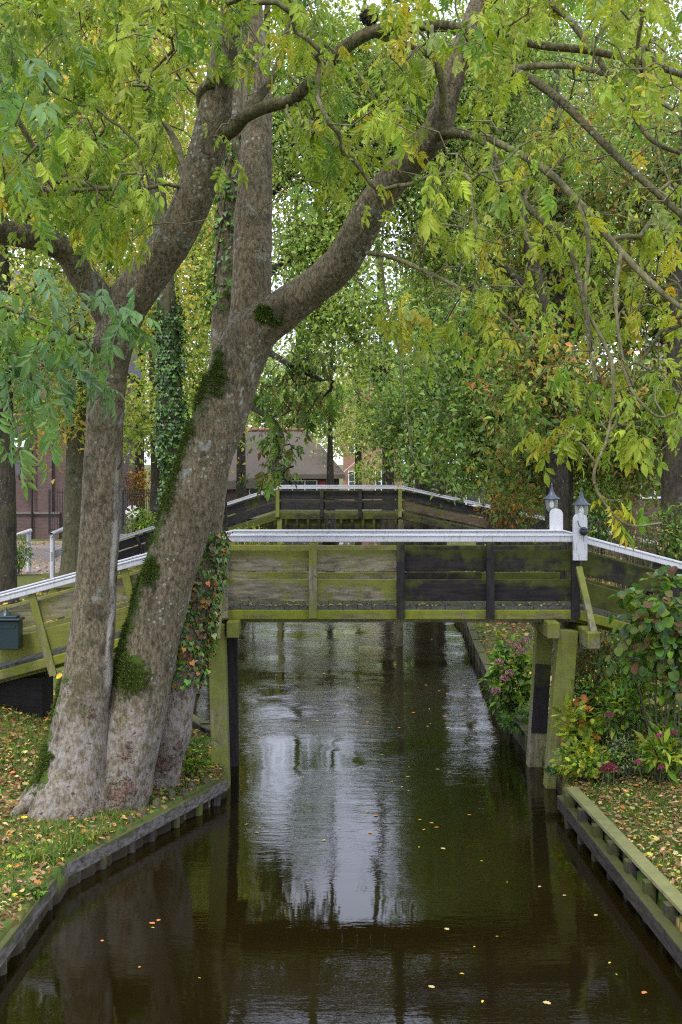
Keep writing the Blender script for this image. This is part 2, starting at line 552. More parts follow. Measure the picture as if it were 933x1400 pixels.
M_wfx = wood_mat('far_tarred_plank', 'x', (.016, .014, .013), (.036, .032, .03), .3, (.05, .06, .012))
M_wbx = wood_mat('bare_plank', 'x', (.07, .05, .035), (.13, .095, .065), .2)
M_deck = wood_mat('deck_board', 'y', (.05, .05, .05), (.11, .108, .105), .22, (.05, .055, .02))
M_bank = wood_mat('bank_timber', 'y', (.05, .045, .038), (.19, .175, .15), .34, (.06, .068, .012))
M_bankd = wood_mat('wet_bank_timber', 'y', (.022, .019, .015), (.06, .052, .042), .35, (.05, .055, .010))
M_cap = wood_mat('bank_cap', 'y', (.17, .16, .09), (.30, .28, .18), .62, (.13, .135, .04))
M_pile = wood_mat('wet_pile', 'z', (.03, .026, .02), (.08, .07, .055), .3)
M_shade_board = wood_mat('shade_board', 'x', (.010, .009, .008), (.02, .018, .016), .05)  # near-black: board colour with the ramp's shadow put into it
M_white = white_paint()
M_brick = brick_mat('red_brick', (.105, .062, .052), (.155, .092, .076), (.19, .175, .16))
M_brick2 = brick_mat('orange_brick', (.34, .16, .11), (.42, .21, .14), (.36, .32, .28))
M_pave = brick_mat('path_brick', (.19, .15, .13), (.26, .21, .18), (.13, .11, .09), 2.0)
M_thatch = thatch_mat('reed_thatch', (.075, .060, .046), (.165, .135, .108))
M_thatch2 = thatch_mat('old_thatch', (.17, .145, .14), (.30, .26, .25))
M_slate = plain_mat('slate', (.13, .12, .14), .7)
M_iron = plain_mat('black_iron', (.012, .012, .014), .5)
M_green = plain_mat('green_enamel', (.006, .022, .024), .35, .2)
M_lampm = plain_mat('slate_blue_metal', (.038, .05, .07), .42, .2)
M_black = plain_mat('black_plastic', (.012, .014, .015), .4)
M_glass = glass_mat()
M_bulb = plain_mat('frosted_bulb', (.8, .8, .78), .4, .03)
M_pane = plain_mat('window_glass', (.05, .06, .07), .08, .3)
M_wframe = plain_mat('white_frame', (.78, .78, .76), .5, .06)
M_red = plain_mat('red_door', (.30, .03, .03), .5)
M_tile = plain_mat('terracotta', (.30, .125, .08), .7)
M_rock = plain_mat('stone_edge', (.16, .15, .13), .9, .3, 4, .4)
M_flagblue = plain_mat('flag_blue', (.03, .06, .30), .8)
M_petal = leaf_mat('petal', .25, .6)
M_water = water_mat()
M_ground = ground_mat()

# ---------------------------------------------------------------- setting: ground, water, paths
LE = np.array([[-60, -3.2], [9, -3.03], [10.8, -2.93], [12.9, -2.83], [16.45, -1.52], [17.2, -1.62], [18.6, -1.95], [21, -3.0], [40, -3.4], [64, -4.2], [67, -7], [68.5, -45], [900, -45]])
RE = np.array([[-60, 3.05], [10.9, 3.03], [15.7, 2.86], [18, 2.92], [21.3, 2.86], [28, 3.12], [33.7, 3.45], [40, 3.42], [64, 4.2], [67, 7], [68.5, 45], [900, 45]])


def xL(y): return np.interp(y, LE[:, 0], LE[:, 1])
def xR(y): return np.interp(y, RE[:, 0], RE[:, 1])


def land(x, y):
    x = np.asarray(x, float); y = np.asarray(y, float)
    d = np.maximum(xL(y) - x, x - xR(y))
    h = .30 + .36 * np.clip(d / 5, 0, 1)
    h = h + np.where(x < 0, .62 * np.clip((d - .9) / 2.4, 0, 1) ** 1.3 * np.exp(-((y - 18.0) / 2.6) ** 2), 0)
    h = np.where((y > 60) & (np.abs(x) > 8), .62, h)
    h = np.where(y > 85.2, .60, h)
    q = np.stack([x.ravel(), y.ravel(), np.zeros(x.size)], 1)
    nz = (vnoise(q * .55) * .05 + vnoise(q * 2.1) * .025).reshape(x.shape)
    return h + nz * np.clip(d / .6, 0, 1), d


def axis(segs):
    o = []
    for a, b, n in segs: o += list(np.linspace(a, b, n, endpoint=False))
    return np.array(o + [segs[-1][1]])


xs = axis([(-900, -60, 18), (-60, -12, 24), (-12, -5, 40), (-5, -1.3, 62), (-1.3, 2.4, 8), (2.4, 5, 44), (5, 12, 40), (12, 60, 24), (60, 900, 18)])
ys = axis([(-60, 6, 16), (6, 22, 150), (22, 45, 90), (45, 84.5, 80), (84.5, 85.6, 10), (85.6, 130, 20), (130, 1500, 26)])
gx, gy = np.meshgrid(xs, ys, indexing='xy')
gz, gd = land(gx, gy)
inwater = (gd < 0) & (gy < 85.1)
gz = np.where(inwater, -.8, gz)
nx, ny = len(xs), len(ys)
i, j = np.meshgrid(np.arange(ny - 1), np.arange(nx - 1), indexing='ij')
gm = MB().add(np.stack([gx, gy, gz], -1).reshape(-1, 3), np.stack([i * nx + j, i * nx + j + 1, (i + 1) * nx + j + 1, (i + 1) * nx + j], -1).reshape(-1, 4))
g_o = gm.build('ground', M_ground, smooth=True)
tag(g_o, 'leaf-strewn grassy banks on both sides of the canal', 'ground', kind='structure')
wm = MB().add([[-46, -60, 0], [46, -60, 0], [46, 86, 0], [-46, 86, 0]], [[0, 1, 2, 3]])
tag(wm.build('water', M_water), 'dark brown rippled water of the canal', 'water', kind='structure')


def slab(name, pts, th, mat, label, cat):
    m = MB()
    pts = np.asarray(pts, float); n = len(pts)
    z = np.array([land(np.array([p[0]]), np.array([p[1]]))[0][0] for p in pts]).max()
    top = np.c_[pts, np.full(n, z + th)]; bot = np.c_[pts, np.full(n, z - .4)]
    m.add(np.vstack([top, bot]), [[k for k in range(n)]])
    m.add(np.vstack([top, bot]), [[k, n + k, n + (k + 1) % n, (k + 1) % n] for k in range(n)])
    return tag(m.build(name, mat), label, cat, kind='structure')


slab('path', [(-26, 30), (-13.5, 33), (-8.3, 44), (-7.2, 58.5), (-14, 58.5), (-26, 58.5)], .03, M_pave, 'leaf-strewn brick path leading to the brick building on the left', 'path')

# ---------------------------------------------------------------- the near footbridge
SL = .268


def footbridge(label, Yn, Yf, posts, xa, xb, z_rail, z_deck, sl, sr, La, Lb, style):
    b = thing('footbridge', label, 'bridge', (0, Yn, 0))
    near = style == 'near'
    px = .11 if near else .12
    def top(X, z0):
        return z0 - (max(0, xa - X) * sl) - (max(0, X - xb) * sr)
    ends = [xa - La, xa, xb, xb + Lb]
    # hand rails, one stretch each
    for Y in (Yn, Yf):
        for x0, x1 in zip(ends[:-1], ends[1:]):
            m = MB()
            beam(m, (x0, Y, top(x0, z_rail) - .045), (x1, Y, top(x1, z_rail) - .045), .135, .075)
            o = m.build('hand_rail', M_white, b, bevel=.01)
            m = MB()
            beam(m, (x0, Y, top(x0, z_rail) + .004), (x1, Y, top(x1, z_rail) + .004), .155, .022)
            m.build('rail_cap', M_white, o, bevel=.005)
    # planks
    span = list(posts)
    for Y, sgn in ((Yn + .065, 1), (Yf - .065, -1)):
        for k in range(len(span) - 1):
            x0, x1 = span[k], span[k + 1]
            for (zz, hh) in ((z_rail - .345, .285), (z_rail - .75, .30)) if near else ((z_rail - .29, .26), (z_rail - .62, .25)):
                m = MB()
                beam(m, (x0 + .003, Y, zz), (x1 - .003, Y, zz), .035, hh + random.uniform(-.012, .012), jit=.004)
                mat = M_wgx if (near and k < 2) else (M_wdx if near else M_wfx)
                m.build('side_plank', mat, b, bevel=.006)
        # ramps
        for side, x0, x1, s in (('l', xa, xa - La, sl), ('r', xb, xb + Lb, sr)):
            for (zz, hh) in ((.37, .30), (.78, .30)) if near else ((.29, .26), (.62, .25)):
                m = MB()
                beam(m, (x0 + (-.06 if side == 'l' else .06), Y, top(x0, z_rail) - zz), (x1, Y, top(x1, z_rail) - zz), .035, hh, jit=.003)
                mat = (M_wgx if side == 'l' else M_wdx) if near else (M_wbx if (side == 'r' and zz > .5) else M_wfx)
                m.build('side_plank', mat, b, bevel=.006)
            n = 5 if near else 3
            for q in range(1, n + 1):
                X = (x0 + math.copysign(.13 + 1.26 * q, x1 - x0)) if near else x0 + (x1 - x0) * (q / n) * .98
                t = top(X, z_rail) - .08
                s2 = s if side == 'l' else -s
                m = MB()
                yy = Y - sgn * .075
                beam(m, (X, yy, t), (X + (s2 * 1.12), yy, t - 1.12), .05 if near else .09, .105, up=(1, 0, 0))
                m.build('post', M_wgz if (near and side == 'l') else (M_wdz if near else M_wfx), b, bevel=.006)
    # posts
    for k, X in enumerate(posts):
        for Y, sgn in ((Yn, 1), (Yf, -1)):
            m = MB()
            z0 = z_deck - .15
            yy = Y - sgn * .01
            beam(m, (X, yy, z_rail - .085), (X, yy, z0), .10, px, up=(1, 0, 0))
            mat = (M_wdz if k >= 2 else M_wgz) if near else (M_wgz if k in (0, len(posts) - 1) else M_wfx)
            m.build('post', mat, b, bevel=.008)
    # deck
    for x0, x1 in zip(ends[:-1], ends[1:]):
        L = x1 - x0; n = max(2, int(abs(L) / .2)); m = MB()
        for q in range(n):
            a0 = x0 + L * q / n; a1 = x0 + L * (q + 1) / n - .008
            zz = random.uniform(-.004, .004)
            beam(m, (a0, (Yn + Yf) / 2, top(a0, z_deck) - .02 + zz), (a1, (Yn + Yf) / 2, top(a1, z_deck) - .02 + zz), Yf - Yn - .13, .04)
        m.build('deck', M_deck, b)
        for Y in (Yn + .045, Yf - .045):
            m = MB()
            beam(m, (x0, Y, top(x0, z_deck) - .107), (x1, Y, top(x1, z_deck) - .107), .07, .13 if near else .22)
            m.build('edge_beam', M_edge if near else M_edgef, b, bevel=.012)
        for Y in (Yn + .25, Yf - .25):
            m = MB()
            beam(m, (x0, Y, top(x0, z_deck) - .14), (x1, Y, top(x1, z_deck) - .14), .12, .19)
            m.build('joist', M_wgx, b, bevel=.01)
    return b, top


POSTS = [-1.6, -.385, .815, 2.04, 3.2]
nb, ntop = footbridge('wooden footbridge with white hand rails and moss-green planks beside the big tree', 17.0, 18.2, POSTS, -1.58, 3.25, 3.425, 2.45, SL, SL, 7.6, 7.6, 'near')
fb, ftop = footbridge('distant footbridge with black planks behind the mossy one', 40.0, 41.5, [-2.04, -.62, .62, 1.9], -2.0, 1.95, 3.64, 2.80, .32, .22, 7, 9, 'far')


def leg(par, p0, p1, w, mat, name='leg'):
    m = MB(); beam(m, p0, p1, w, w, up=(0, 1, 0)); return m.build(name, mat, par, bevel=.014)


leg(nb, (-1.70, 17.05, 2.22), (-1.615, 17.0, -.7), .235, M_wgz)
leg(nb, (-1.60, 18.15, 2.22), (-1.575, 18.2, -.7), .17, M_wdz)
leg(nb, (3.10, 17.05, 2.14), (2.86, 17.0, -.7), .27, M_wgz)
leg(nb, (2.97, 18.15, 2.14), (2.80, 18.2, -.7), .24, M_wgz)
m = MB(); beam(m, (2.932, 18.025, 1.5), (2.872, 18.045, .5), .225, .03, up=(0, 1, 0)); m.build('rubbing_board', M_wdz, nb, bevel=.004)
for x, y0, y1, z in ((2.86, 16.72, 18.5, 2.165), (3.33, 16.35, 18.8, 2.08), (-1.46, 16.75, 18.5, 2.17), (-1.83, 16.6, 18.7, 2.17)):
    m = MB(); beam(m, (x, y0, z), (x, y1, z), .17, .22); m.build('cross_beam', M_wgy, nb, bevel=.015)
m = MB(); beam(m, (3.235, 16.93, 3.0), (3.37, 16.40, 2.03), .085, .085, up=(1, 0, 0)); m.build('brace', M_wgz, nb, bevel=.008)
m = MB(); beam(m, (-1.60, 16.93, 3.33), (-1.655, 16.62, 2.06), .085, .085, up=(1, 0, 0)); m.build('brace', M_wgz, nb, bevel=.008)
m = MB(); beam(m, (3.235, 18.27, 3.0), (3.37, 18.75, 2.03), .085, .085, up=(1, 0, 0)); m.build('brace', M_wgz, nb, bevel=.008)


def lamp_board(x, y, z0, z1, w):
    n = 10; rr = w / 2
    pr = [(-rr, z0), (rr, z0)] + [(rr * math.cos(a), z1 - rr * .9 + rr * .9 * math.sin(a)) for a in np.linspace(0, math.pi, n)]
    k = len(pr); th = .03
    v = [(x + a, y - th, b) for a, b in pr] + [(x + a, y + th, b) for a, b in pr]
    m = MB()
    m.add(v, [[q for q in range(k)]]); m.add(v, [[k + q for q in range(k)][::-1]])
    m.add(v, [[q, k + q, k + (q + 1) % k, (q + 1) % k] for q in range(k)])
    return m.build('lamp_board', M_white, nb)


def lantern(x, y, ztop, label, front):   # the round mount sits on the front of the board, the lamp hangs behind it
    t = thing('lantern', label, 'lamp', (x, y, ztop - .62), 'lanterns on the footbridge end posts')
    pr = [(.005, .0), (.008, -.035), (.016, -.04), (.012, -.055), (.016, -.10), (.028, -.16), (.05, -.215), (.085, -.26), (.125, -.285), (.13, -.30), (.118, -.306), (.06, -.29)]
    pr = [(a, b * .82) for a, b in pr]
    lathe(MB(), pr, (x, y, ztop), 24).build('lamp_cap', M_lampm, t, smooth=True)
    g = [(.094, -.31), (.092, -.36), (.086, -.42), (.072, -.47), (.05, -.495), (.02, -.50)]
    lathe(MB(), g, (x, y, ztop + .055), 24).build('lamp_shade', M_glass, t, smooth=True)
    lathe(MB(), [(.012, -.31), (.02, -.33), (.034, -.37), (.036, -.40), (.025, -.43), (.0, -.445)], (x, y, ztop + .055), 14).build('bulb', M_bulb, t, smooth=True)
    for sx in (-1, 1):
        m = MB()
        pts = spline(np.array([(x + sx * .108, y, ztop - .245, .006), (x + sx * .106, y, ztop - .42, .006), (x + sx * .075, y, ztop - .50, .006), (x + sx * .02, y, ztop - .525, .006)]), .02)
        tube(m, pts[:, :3], pts[:, 3], 6); m.build('frame_strut', M_black, t, smooth=True)
    lathe(MB(), [(0, -.50), (.05, -.505), (.055, -.53), (.02, -.55), (.02, -.60), (0, -.61)], (x, y, ztop), 14).build('lamp_base', M_black, t, smooth=True)
    if front:
        yb = y - .245; ztop = ztop - .02
        m = MB()
        a = np.linspace(0, 2 * np.pi, 25)[:-1]
        prof = [(0.0, -.045), (.03, -.045), (.05, -.035), (.058, -.015), (.06, 0)]
        v = [(x - .015 + r_ * math.cos(q), yb + yy, ztop - .575 + r_ * math.sin(q)) for r_, yy in prof for q in a]
        m.add(v, [[i_ * 24 + k, i_ * 24 + (k + 1) % 24, (i_ + 1) * 24 + (k + 1) % 24, (i_ + 1) * 24 + k] for i_ in range(4) for k in range(24)])
        m.build('wall_mount', M_black, t, smooth=True)
        m = MB()
        pts = spline(np.array([(x - .095, yb + .01, ztop - .43, .007), (x - .08, yb - .03, ztop - .50, .007), (x - .02, yb - .045, ztop - .545, .008), (x + .05, yb - .03, ztop - .53, .007), (x + .085, yb + .02, ztop - .47, .007), (x + .09, y - .01, ztop - .44, .006)]), .02)
        tube(m, pts[:, :3], pts[:, 3], 7); m.build('arm', M_black, t, smooth=True)
        m = MB(); tube(m, [(x - .02, yb - .03, ztop - .63), (x - .022, yb - .03, ztop - .71)], [.004, .004], 5); m.build('pull_cord', M_black, t)
    return t


lamp_board(3.245, 16.885, 3.10, 3.735, .19)
lamp_board(3.165, 18.29, 3.30, 3.75, .19)
lantern(3.30, 17.07, 4.09, 'slate-blue lantern with black round mount in front of nearer white post', True)
lantern(3.13, 18.47, 4.13, 'slate-blue lantern showing above the round-topped farther white post', False)

# far bridge legs
for x, y in ((-1.98, 40.1), (1.93, 40.1), (-1.98, 41.4), (1.93, 41.4)):
    leg(fb, (x, y, 2.6), (x, y, -.7), .16, M_wgz)

m = MB(); box(m, (-7.0, 17.3, .2), (-4.15, 17.95, 1.42)); m.build('ramp_shade_board', M_shade_board, nb, bevel=.01)  # black box: dark board plus the shadow under the left ramp, added as shape
# mailbox on the ramp
mx, mz = -4.53, EYE - (862 - HY) / 100
t = thing('mailbox', 'dark green mailbox fixed to the side of the mossy bridge ramp', 'mailbox', (mx, 16.9, mz - .22))
m = MB(); box(m, (mx - .2, 16.72, mz - .22), (mx + .2, 16.93, mz + .16)); m.build('body', M_green, t, bevel=.012)
m = MB(); box(m, (mx - .225, 16.68, mz + .163), (mx + .225, 16.94, mz + .20)); beam(m, (mx - .17, 16.81, mz + .215), (mx + .17, 16.81, mz + .215), .16, .035)
lid = m.build('lid', M_green, t, bevel=.012)
m = MB(); lathe(m, [(0, .34), (.012, .335), (.014, .31), (.03, .285), (.055, .265), (.075, .225)], (mx, 16.81, mz), 14); m.build('finial', M_green, t, smooth=True)
m = MB(); box(m, (mx - .15, 16.709, mz + .07), (mx + .15, 16.717, mz + .105)); m.build('letter_flap', M_green, t)

# ---------------------------------------------------------------- bank timbers
A0, A1, A2 = G(-40, 1345, .26), G(87, 1182, .26), G(309, 1065, .28)
bw = thing('bank_wall', 'weathered grey timber board edging the left bank below the big tree', 'bank wall', (A1[0], A1[1], 0))
for a, b_ in ((A0, A1), (A1, A2)):
    dd = nrm(b_ - a) * .012
    m = MB()
    n = max(2, int(np.linalg.norm(b_ - a) / .6))
    beam(m, a + dd - [0, 0, .07], b_ - dd - [0, 0, .07], .075, .155); m.build('board', M_bank, bw, bevel=.012)
    L = np.linalg.norm(b_ - a); q = .25
    while q < L:
        c = a + (b_ - a) * q / L; nn = nrm(np.cross(b_ - a, [0, 0, 1]))
        m = MB(); s = random.uniform(.05, .065); c2 = c - nn * .02
        tube(m, [c2 * [1, 1, 0] + [0, 0, -.7], c2 * [1, 1, 0] + [0, 0, .15]], [s, s], 10); m.build('pile', M_pile, bw)
        q += random.uniform(.42, .62)
for t_, h in ((.66, .17), (.73, .12), (.80, .15), (.56, .16), (.47, .14), (.39, .10), (.9, .12)):
    nn = nrm(np.cross(A2 - A1, [0, 0, 1])); c = A1 + (A2 - A1) * t_ - nn * .10; c[2] = .27
    m = MB(); s = random.uniform(.045, .06)
    tube(m, [c + [0, 0, -.4], c + [random.uniform(-.02, .02), 0, h - .03], c + [0, 0, h - .02]], [s, s * 1.05, s * .9], 12, lump=.12, lscale=9)
    tag(m.build('wooden_stake', M_gbark, origin=c, smooth=True), 'short mossy wooden stake standing along the left bank edge', 'stake', 'stakes behind the left bank board')

B0, B1 = G(948, 1306, .3), G(768, 1086, .26)
rw = thing('bank_wall', 'dark wet beam with pale plank on top edging the right-hand lawn', 'bank wall', (B1[0], B1[1], 0))
m = MB(); beam(m, B0 + nrm(B0 - B1) * 3 - [0, 0, .09], B1 - [0, 0, .09], .12, .17); m.build('beam', M_bankd, rw, bevel=.015)
K0, K1 = G(1010, 1318, .42), G(782, 1078, .42)
m = MB(); beam(m, K0 + nrm(K0 - K1) * 2, K1, .15, .04); m.build('cap_plank', M_cap, rw, bevel=.006)
for q in np.arange(.2, 7.5, .62):
    c = K1 + nrm(K0 - K1) * q
    m = MB(); box(m, c + [-.13, -.06, -1.0], c + [-.02, .06, -.022]); m.build('pile', M_bankd, rw, bevel=.006)
m = MB(); beam(m, K0 + nrm(K0 - K1) * 2 + [.03, 0, -.5], K1 + [.03, 0, -.5], .03, .9); m.build('backing_boards', M_bankd, rw)


def wall_line(label, pts, z, mat, capm):
    t_ = thing('bank_wall', label, 'bank wall', (*pts[0], 0))
    for a, b_ in zip(pts[:-1], pts[1:]):
        a = np.array([*a, 0.]); b_ = np.array([*b_, 0.])
        m_ = MB(); beam(m_, a + [0, 0, z / 2 - .45], b_ + [0, 0, z / 2 - .45], .06, z + .9); m_.build('boards', mat, t_, bevel=.006)
        m_ = MB(); beam(m_, a + [0, 0, z + .02], b_ + [0, 0, z + .02], .16, .035); m_.build('cap_plank', capm, t_, bevel=.006)
        L = np.linalg.norm(b_ - a)
        for q in np.arange(.4, L, 1.6):
            c = a + (b_ - a) * q / L
            m_ = MB(); box(m_, c + [-.07, -.05, -.8], c + [.07, .05, z + .06]); m_.build('pile', M_pile, t_)
    return t_


wall_line('old plank wall holding the right bank beyond the mossy footbridge', [(2.86, 18.3), (2.80, 21.3), (3.06, 28), (3.39, 33.7), (3.36, 40), (4.1, 63)], .34, M_bankd, M_bank)
wall_line('plank wall holding the left bank beyond the mossy footbridge', [(-1.93, 18.9), (-2.94, 21), (-3.34, 40), (-4.1, 63)], .34, M_bankd, M_bank)
sp = thing('sheet_pile_wall', 'dark piled wall across the canal seen under the distant bridge', 'bank wall', (0, 85, 0))
m = MB(); box(m, (-30, 84.98, -1), (30, 85.12, .52)); m.build('boards', M_wdx, sp)
m = MB(); box(m, (-30, 84.8, .523), (30, 85.2, .62)); m.build('cap_beam', M_slate, sp)
for x in np.arange(-12, 12.1, .75):
    m = MB(); box(m, (x - .09, 84.8, -1), (x + .09, 84.975, .5)); m.build('pile', M_wdx, sp)

# ---------------------------------------------------------------- trees
class Skeleton:
    def __init__(s): s.p, s.par, s.d, s.fix = [], [], [], []

    def limb(s, pts, every=.35):
        last = -1; acc = 9
        for k in range(len(pts)):
            if k: acc += np.linalg.norm(pts[k] - pts[k - 1])
            if acc >= every or k == len(pts) - 1:
                s.p.append(np.array(pts[k])); s.par.append(-1); s.fix.append(True); acc = 0

    def grow(s, targets, step=.3, arc=.25, wob=.06, stiff=.0, start_frac=0):
        base = np.array(s.p)
        tg = np.asarray(targets)
        dmin = np.min(np.linalg.norm(tg[:, None] - base[None], axis=2), 1) if len(base) * len(tg) < 4e6 else np.zeros(len(tg))
        ends = []
        for k in np.argsort(dmin):
            t_ = tg[k]; P_ = np.array(s.p)
            d = np.linalg.norm(P_ - t_, axis=1) + rng.uniform(0, .25, len(P_))
            q = int(np.argmin(d)); a = P_[q]; L = np.linalg.norm(t_ - a)
            n = max(2, int(L / step))
            ctrl = (a + t_) / 2 + np.array([0, 0, arc * L]) + rng.normal(0, .12 * L, 3)
            prev = q
            for u in np.linspace(0, 1, n + 1)[1:]:
                pt = (1 - u) ** 2 * a + 2 * u * (1 - u) * ctrl + u * u * t_ + (rng.normal(0, wob * step, 3) if u < 1 else 0)
                s.p.append(pt); s.par.append(prev); s.fix.append(False); prev = len(s.p) - 1
            ends.append((prev, k))
        return ends

    def emit(s, mb, rtip, rmax, power=.45, sides=5):
        n = len(s.p); w = np.zeros(n); ch = [[] for _ in range(n)]
        for k in range(n - 1, -1, -1):
            if w[k] == 0: w[k] = 1
            if s.par[k] >= 0: w[s.par[k]] += w[k]; ch[s.par[k]].append(k)
        rad = np.minimum(rtip * w ** power, rmax)
        for k in range(n):
            if s.fix[k]: starts = ch[k]
            elif len(ch[k]) > 1:
                starts = sorted(ch[k], key=lambda c_: -w[c_])[1:]
            else: continue
            for c_ in starts:
                pts = [s.p[k]]; r_ = [rad[c_]]; cur = c_
                while True:
                    pts.append(s.p[cur]); r_.append(rad[cur])
                    if not ch[cur]: break
                    cur = max(ch[cur], key=lambda e: w[e])
                if len(pts) >= 2:
                    tube(mb, np.array(pts), np.array(r_), sides if r_[0] < .05 else 8)


def put_leaves(mb, centers, tdir, per, size, pal, spread, hang=.6, temps=COMP, jit=.2, up_j=.35):
    """compound leaves fanned about each twig end"""
    n = len(centers); cnt = np.maximum(1, rng.poisson(per, n))
    idx = np.repeat(np.arange(n), cnt); N = len(idx)
    off = rng.normal(0, 1, (N, 3)) * spread
    pos = centers[idx] + off
    d = nrm(rng.normal(0, 1, (N, 3)) * [1, 1, .5]) * .8 + tdir[idx] * .35 + np.array([0, 0, -hang])
    up = np.array([0, 0, 1.0]) + rng.normal(0, up_j, (N, 3))
    # colour: clusters share a colour family
    cl = tint(n, pal, .1)[idx] * .55 + tint(N, pal, jit) * .45
    which = rng.integers(0, len(temps), N)
    sc = size * rng.uniform(.5, 1.2, N)
    for k in range(len(temps)):
        w_ = which == k
        scatter(mb, temps[k], pos[w_], d[w_], up[w_], sc[w_], cl[w_])


def tree_limb(mb, pts, sides, attr_=None, lump=.07, flute=0., step=.07, seed=0., lscale=4.0):
    s_ = spline(np.array(pts), step)
    V, N, at = tube(mb, s_[:, :3], s_[:, 3], sides, lump, lscale, attr_, flute, True, seed)
    return s_, V, N, at


def L(px, py, Y, rpx): return [*P(px, py, Y), rpx / F * Y]


def moss_tufts(V, N, at, dens):
    """short moss fronds rooted where the moss grows"""
    p_ = np.clip(at[:, 0] + .65 * vnoise(V * 5) + .4 * vnoise(V * 14), 0, 1.2) * (at[:, 0] > .12)
    k = rng.choice(len(V), min(len(V) * dens, 60000), p=np.clip(p_ - .45, 0, 1) / max(1e-6, np.clip(p_ - .45, 0, 1).sum()))
    pos = V[k] + rng.normal(0, .02, (len(k), 3))
    d = N[k] + rng.normal(0, .5, (len(k), 3)) + [0, 0, -.15]
    col = np.clip(np.array([.055, .082, .008]) * np.exp(rng.normal(0, .4, (len(k), 1))), 0, .5)
    mb = MB(); scatter(mb, T_quad(.5, .05, .2), pos - nrm(N[k]) * .006, d, N[k] + rng.normal(0, .6, (len(k), 3)), rng.uniform(.012, .027, len(k)), col)
    return mb


def blob(V, c, r):
    d = np.linalg.norm((V - np.asarray(c)[:3]) / r, axis=1)
    return np.clip(1.25 - d, 0, 1)


t_main = thing('ash_tree', 'large multi-stemmed ash tree with mossy grey trunks on the left bank', 'tree', P(150, 1100, 14.9))


def at1(V, N):
    at = np.zeros((len(V), 3))
    q = EYE - (V[:, 2] - EYE) * 0
    py = HY + (EYE - V[:, 2]) * F / V[:, 1]
    at[:, 0] = np.maximum.reduce([blob(V, P(62, 1060, 14.5), [.16, .3, .32]) * 1.1, blob(V, P(97, 925, 14.7), [.1, .25, .2]),
                                  np.clip(-N[:, 0] * 1.1 - .45, 0, 1) * np.clip((py - 890) / 60, 0, 1) * np.clip((1130 - py) / 60, 0, 1)])
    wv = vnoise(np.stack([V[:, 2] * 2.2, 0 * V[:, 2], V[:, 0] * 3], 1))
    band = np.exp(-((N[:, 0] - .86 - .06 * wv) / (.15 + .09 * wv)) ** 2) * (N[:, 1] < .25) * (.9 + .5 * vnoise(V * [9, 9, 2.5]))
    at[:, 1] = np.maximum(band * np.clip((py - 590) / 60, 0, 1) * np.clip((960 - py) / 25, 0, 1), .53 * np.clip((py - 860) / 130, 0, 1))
    at[:, 2] = np.maximum(blob(V, P(105, 1100, 14.5), [.38, .5, .20]) * .85, blob(V, P(127, 975, 14.5), [.075, .3, .07]) * 1.2)
    return at


def at2(V, N):
    at = np.zeros((len(V), 3))
    py = HY + (EYE - V[:, 2]) * F / V[:, 1]
    left = np.clip(-N[:, 0] * 1.3 - .35, 0, 1)
    at[:, 0] = np.maximum.reduce([left * np.clip((py - 480) / 40, 0, 1) * np.clip((960 - py) / 40, 0, 1) * .85,
                                  blob(V, P(180, 920, 14.8), [.34, .4, .34]) * 1.05, blob(V, P(205, 778, 14.8), [.16, .3, .26]) * 1.25,
                                  blob(V, P(300, 520, 14.9), [.13, .3, .5]) * 1.1])
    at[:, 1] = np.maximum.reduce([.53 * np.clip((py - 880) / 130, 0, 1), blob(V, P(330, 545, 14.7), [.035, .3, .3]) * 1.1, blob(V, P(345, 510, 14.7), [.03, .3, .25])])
    at[:, 2] = np.maximum.reduce([blob(V, P(160, 1080, 14.7), [.35, .5, .2]) * 1.0, blob(V, P(175, 1030, 14.6), [.12, .3, .14]) * .8, blob(V, P(200, 932, 14.6), [.07, .3, .12]) * .9])
    return at


def at3(V, N):
    at = np.zeros((len(V), 3))
    py = HY + (EYE - V[:, 2]) * F / V[:, 1]
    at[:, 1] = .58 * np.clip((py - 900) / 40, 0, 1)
    at[:, 2] = np.maximum(blob(V, P(222, 1045, 15.3), [.25, .4, .16]) * 1.05, blob(V, P(245, 1020, 15.3), [.06, .3, .12]))
    return at


def at_top(V, N):
    at = np.zeros((len(V), 3)); return at


SK = Skeleton()
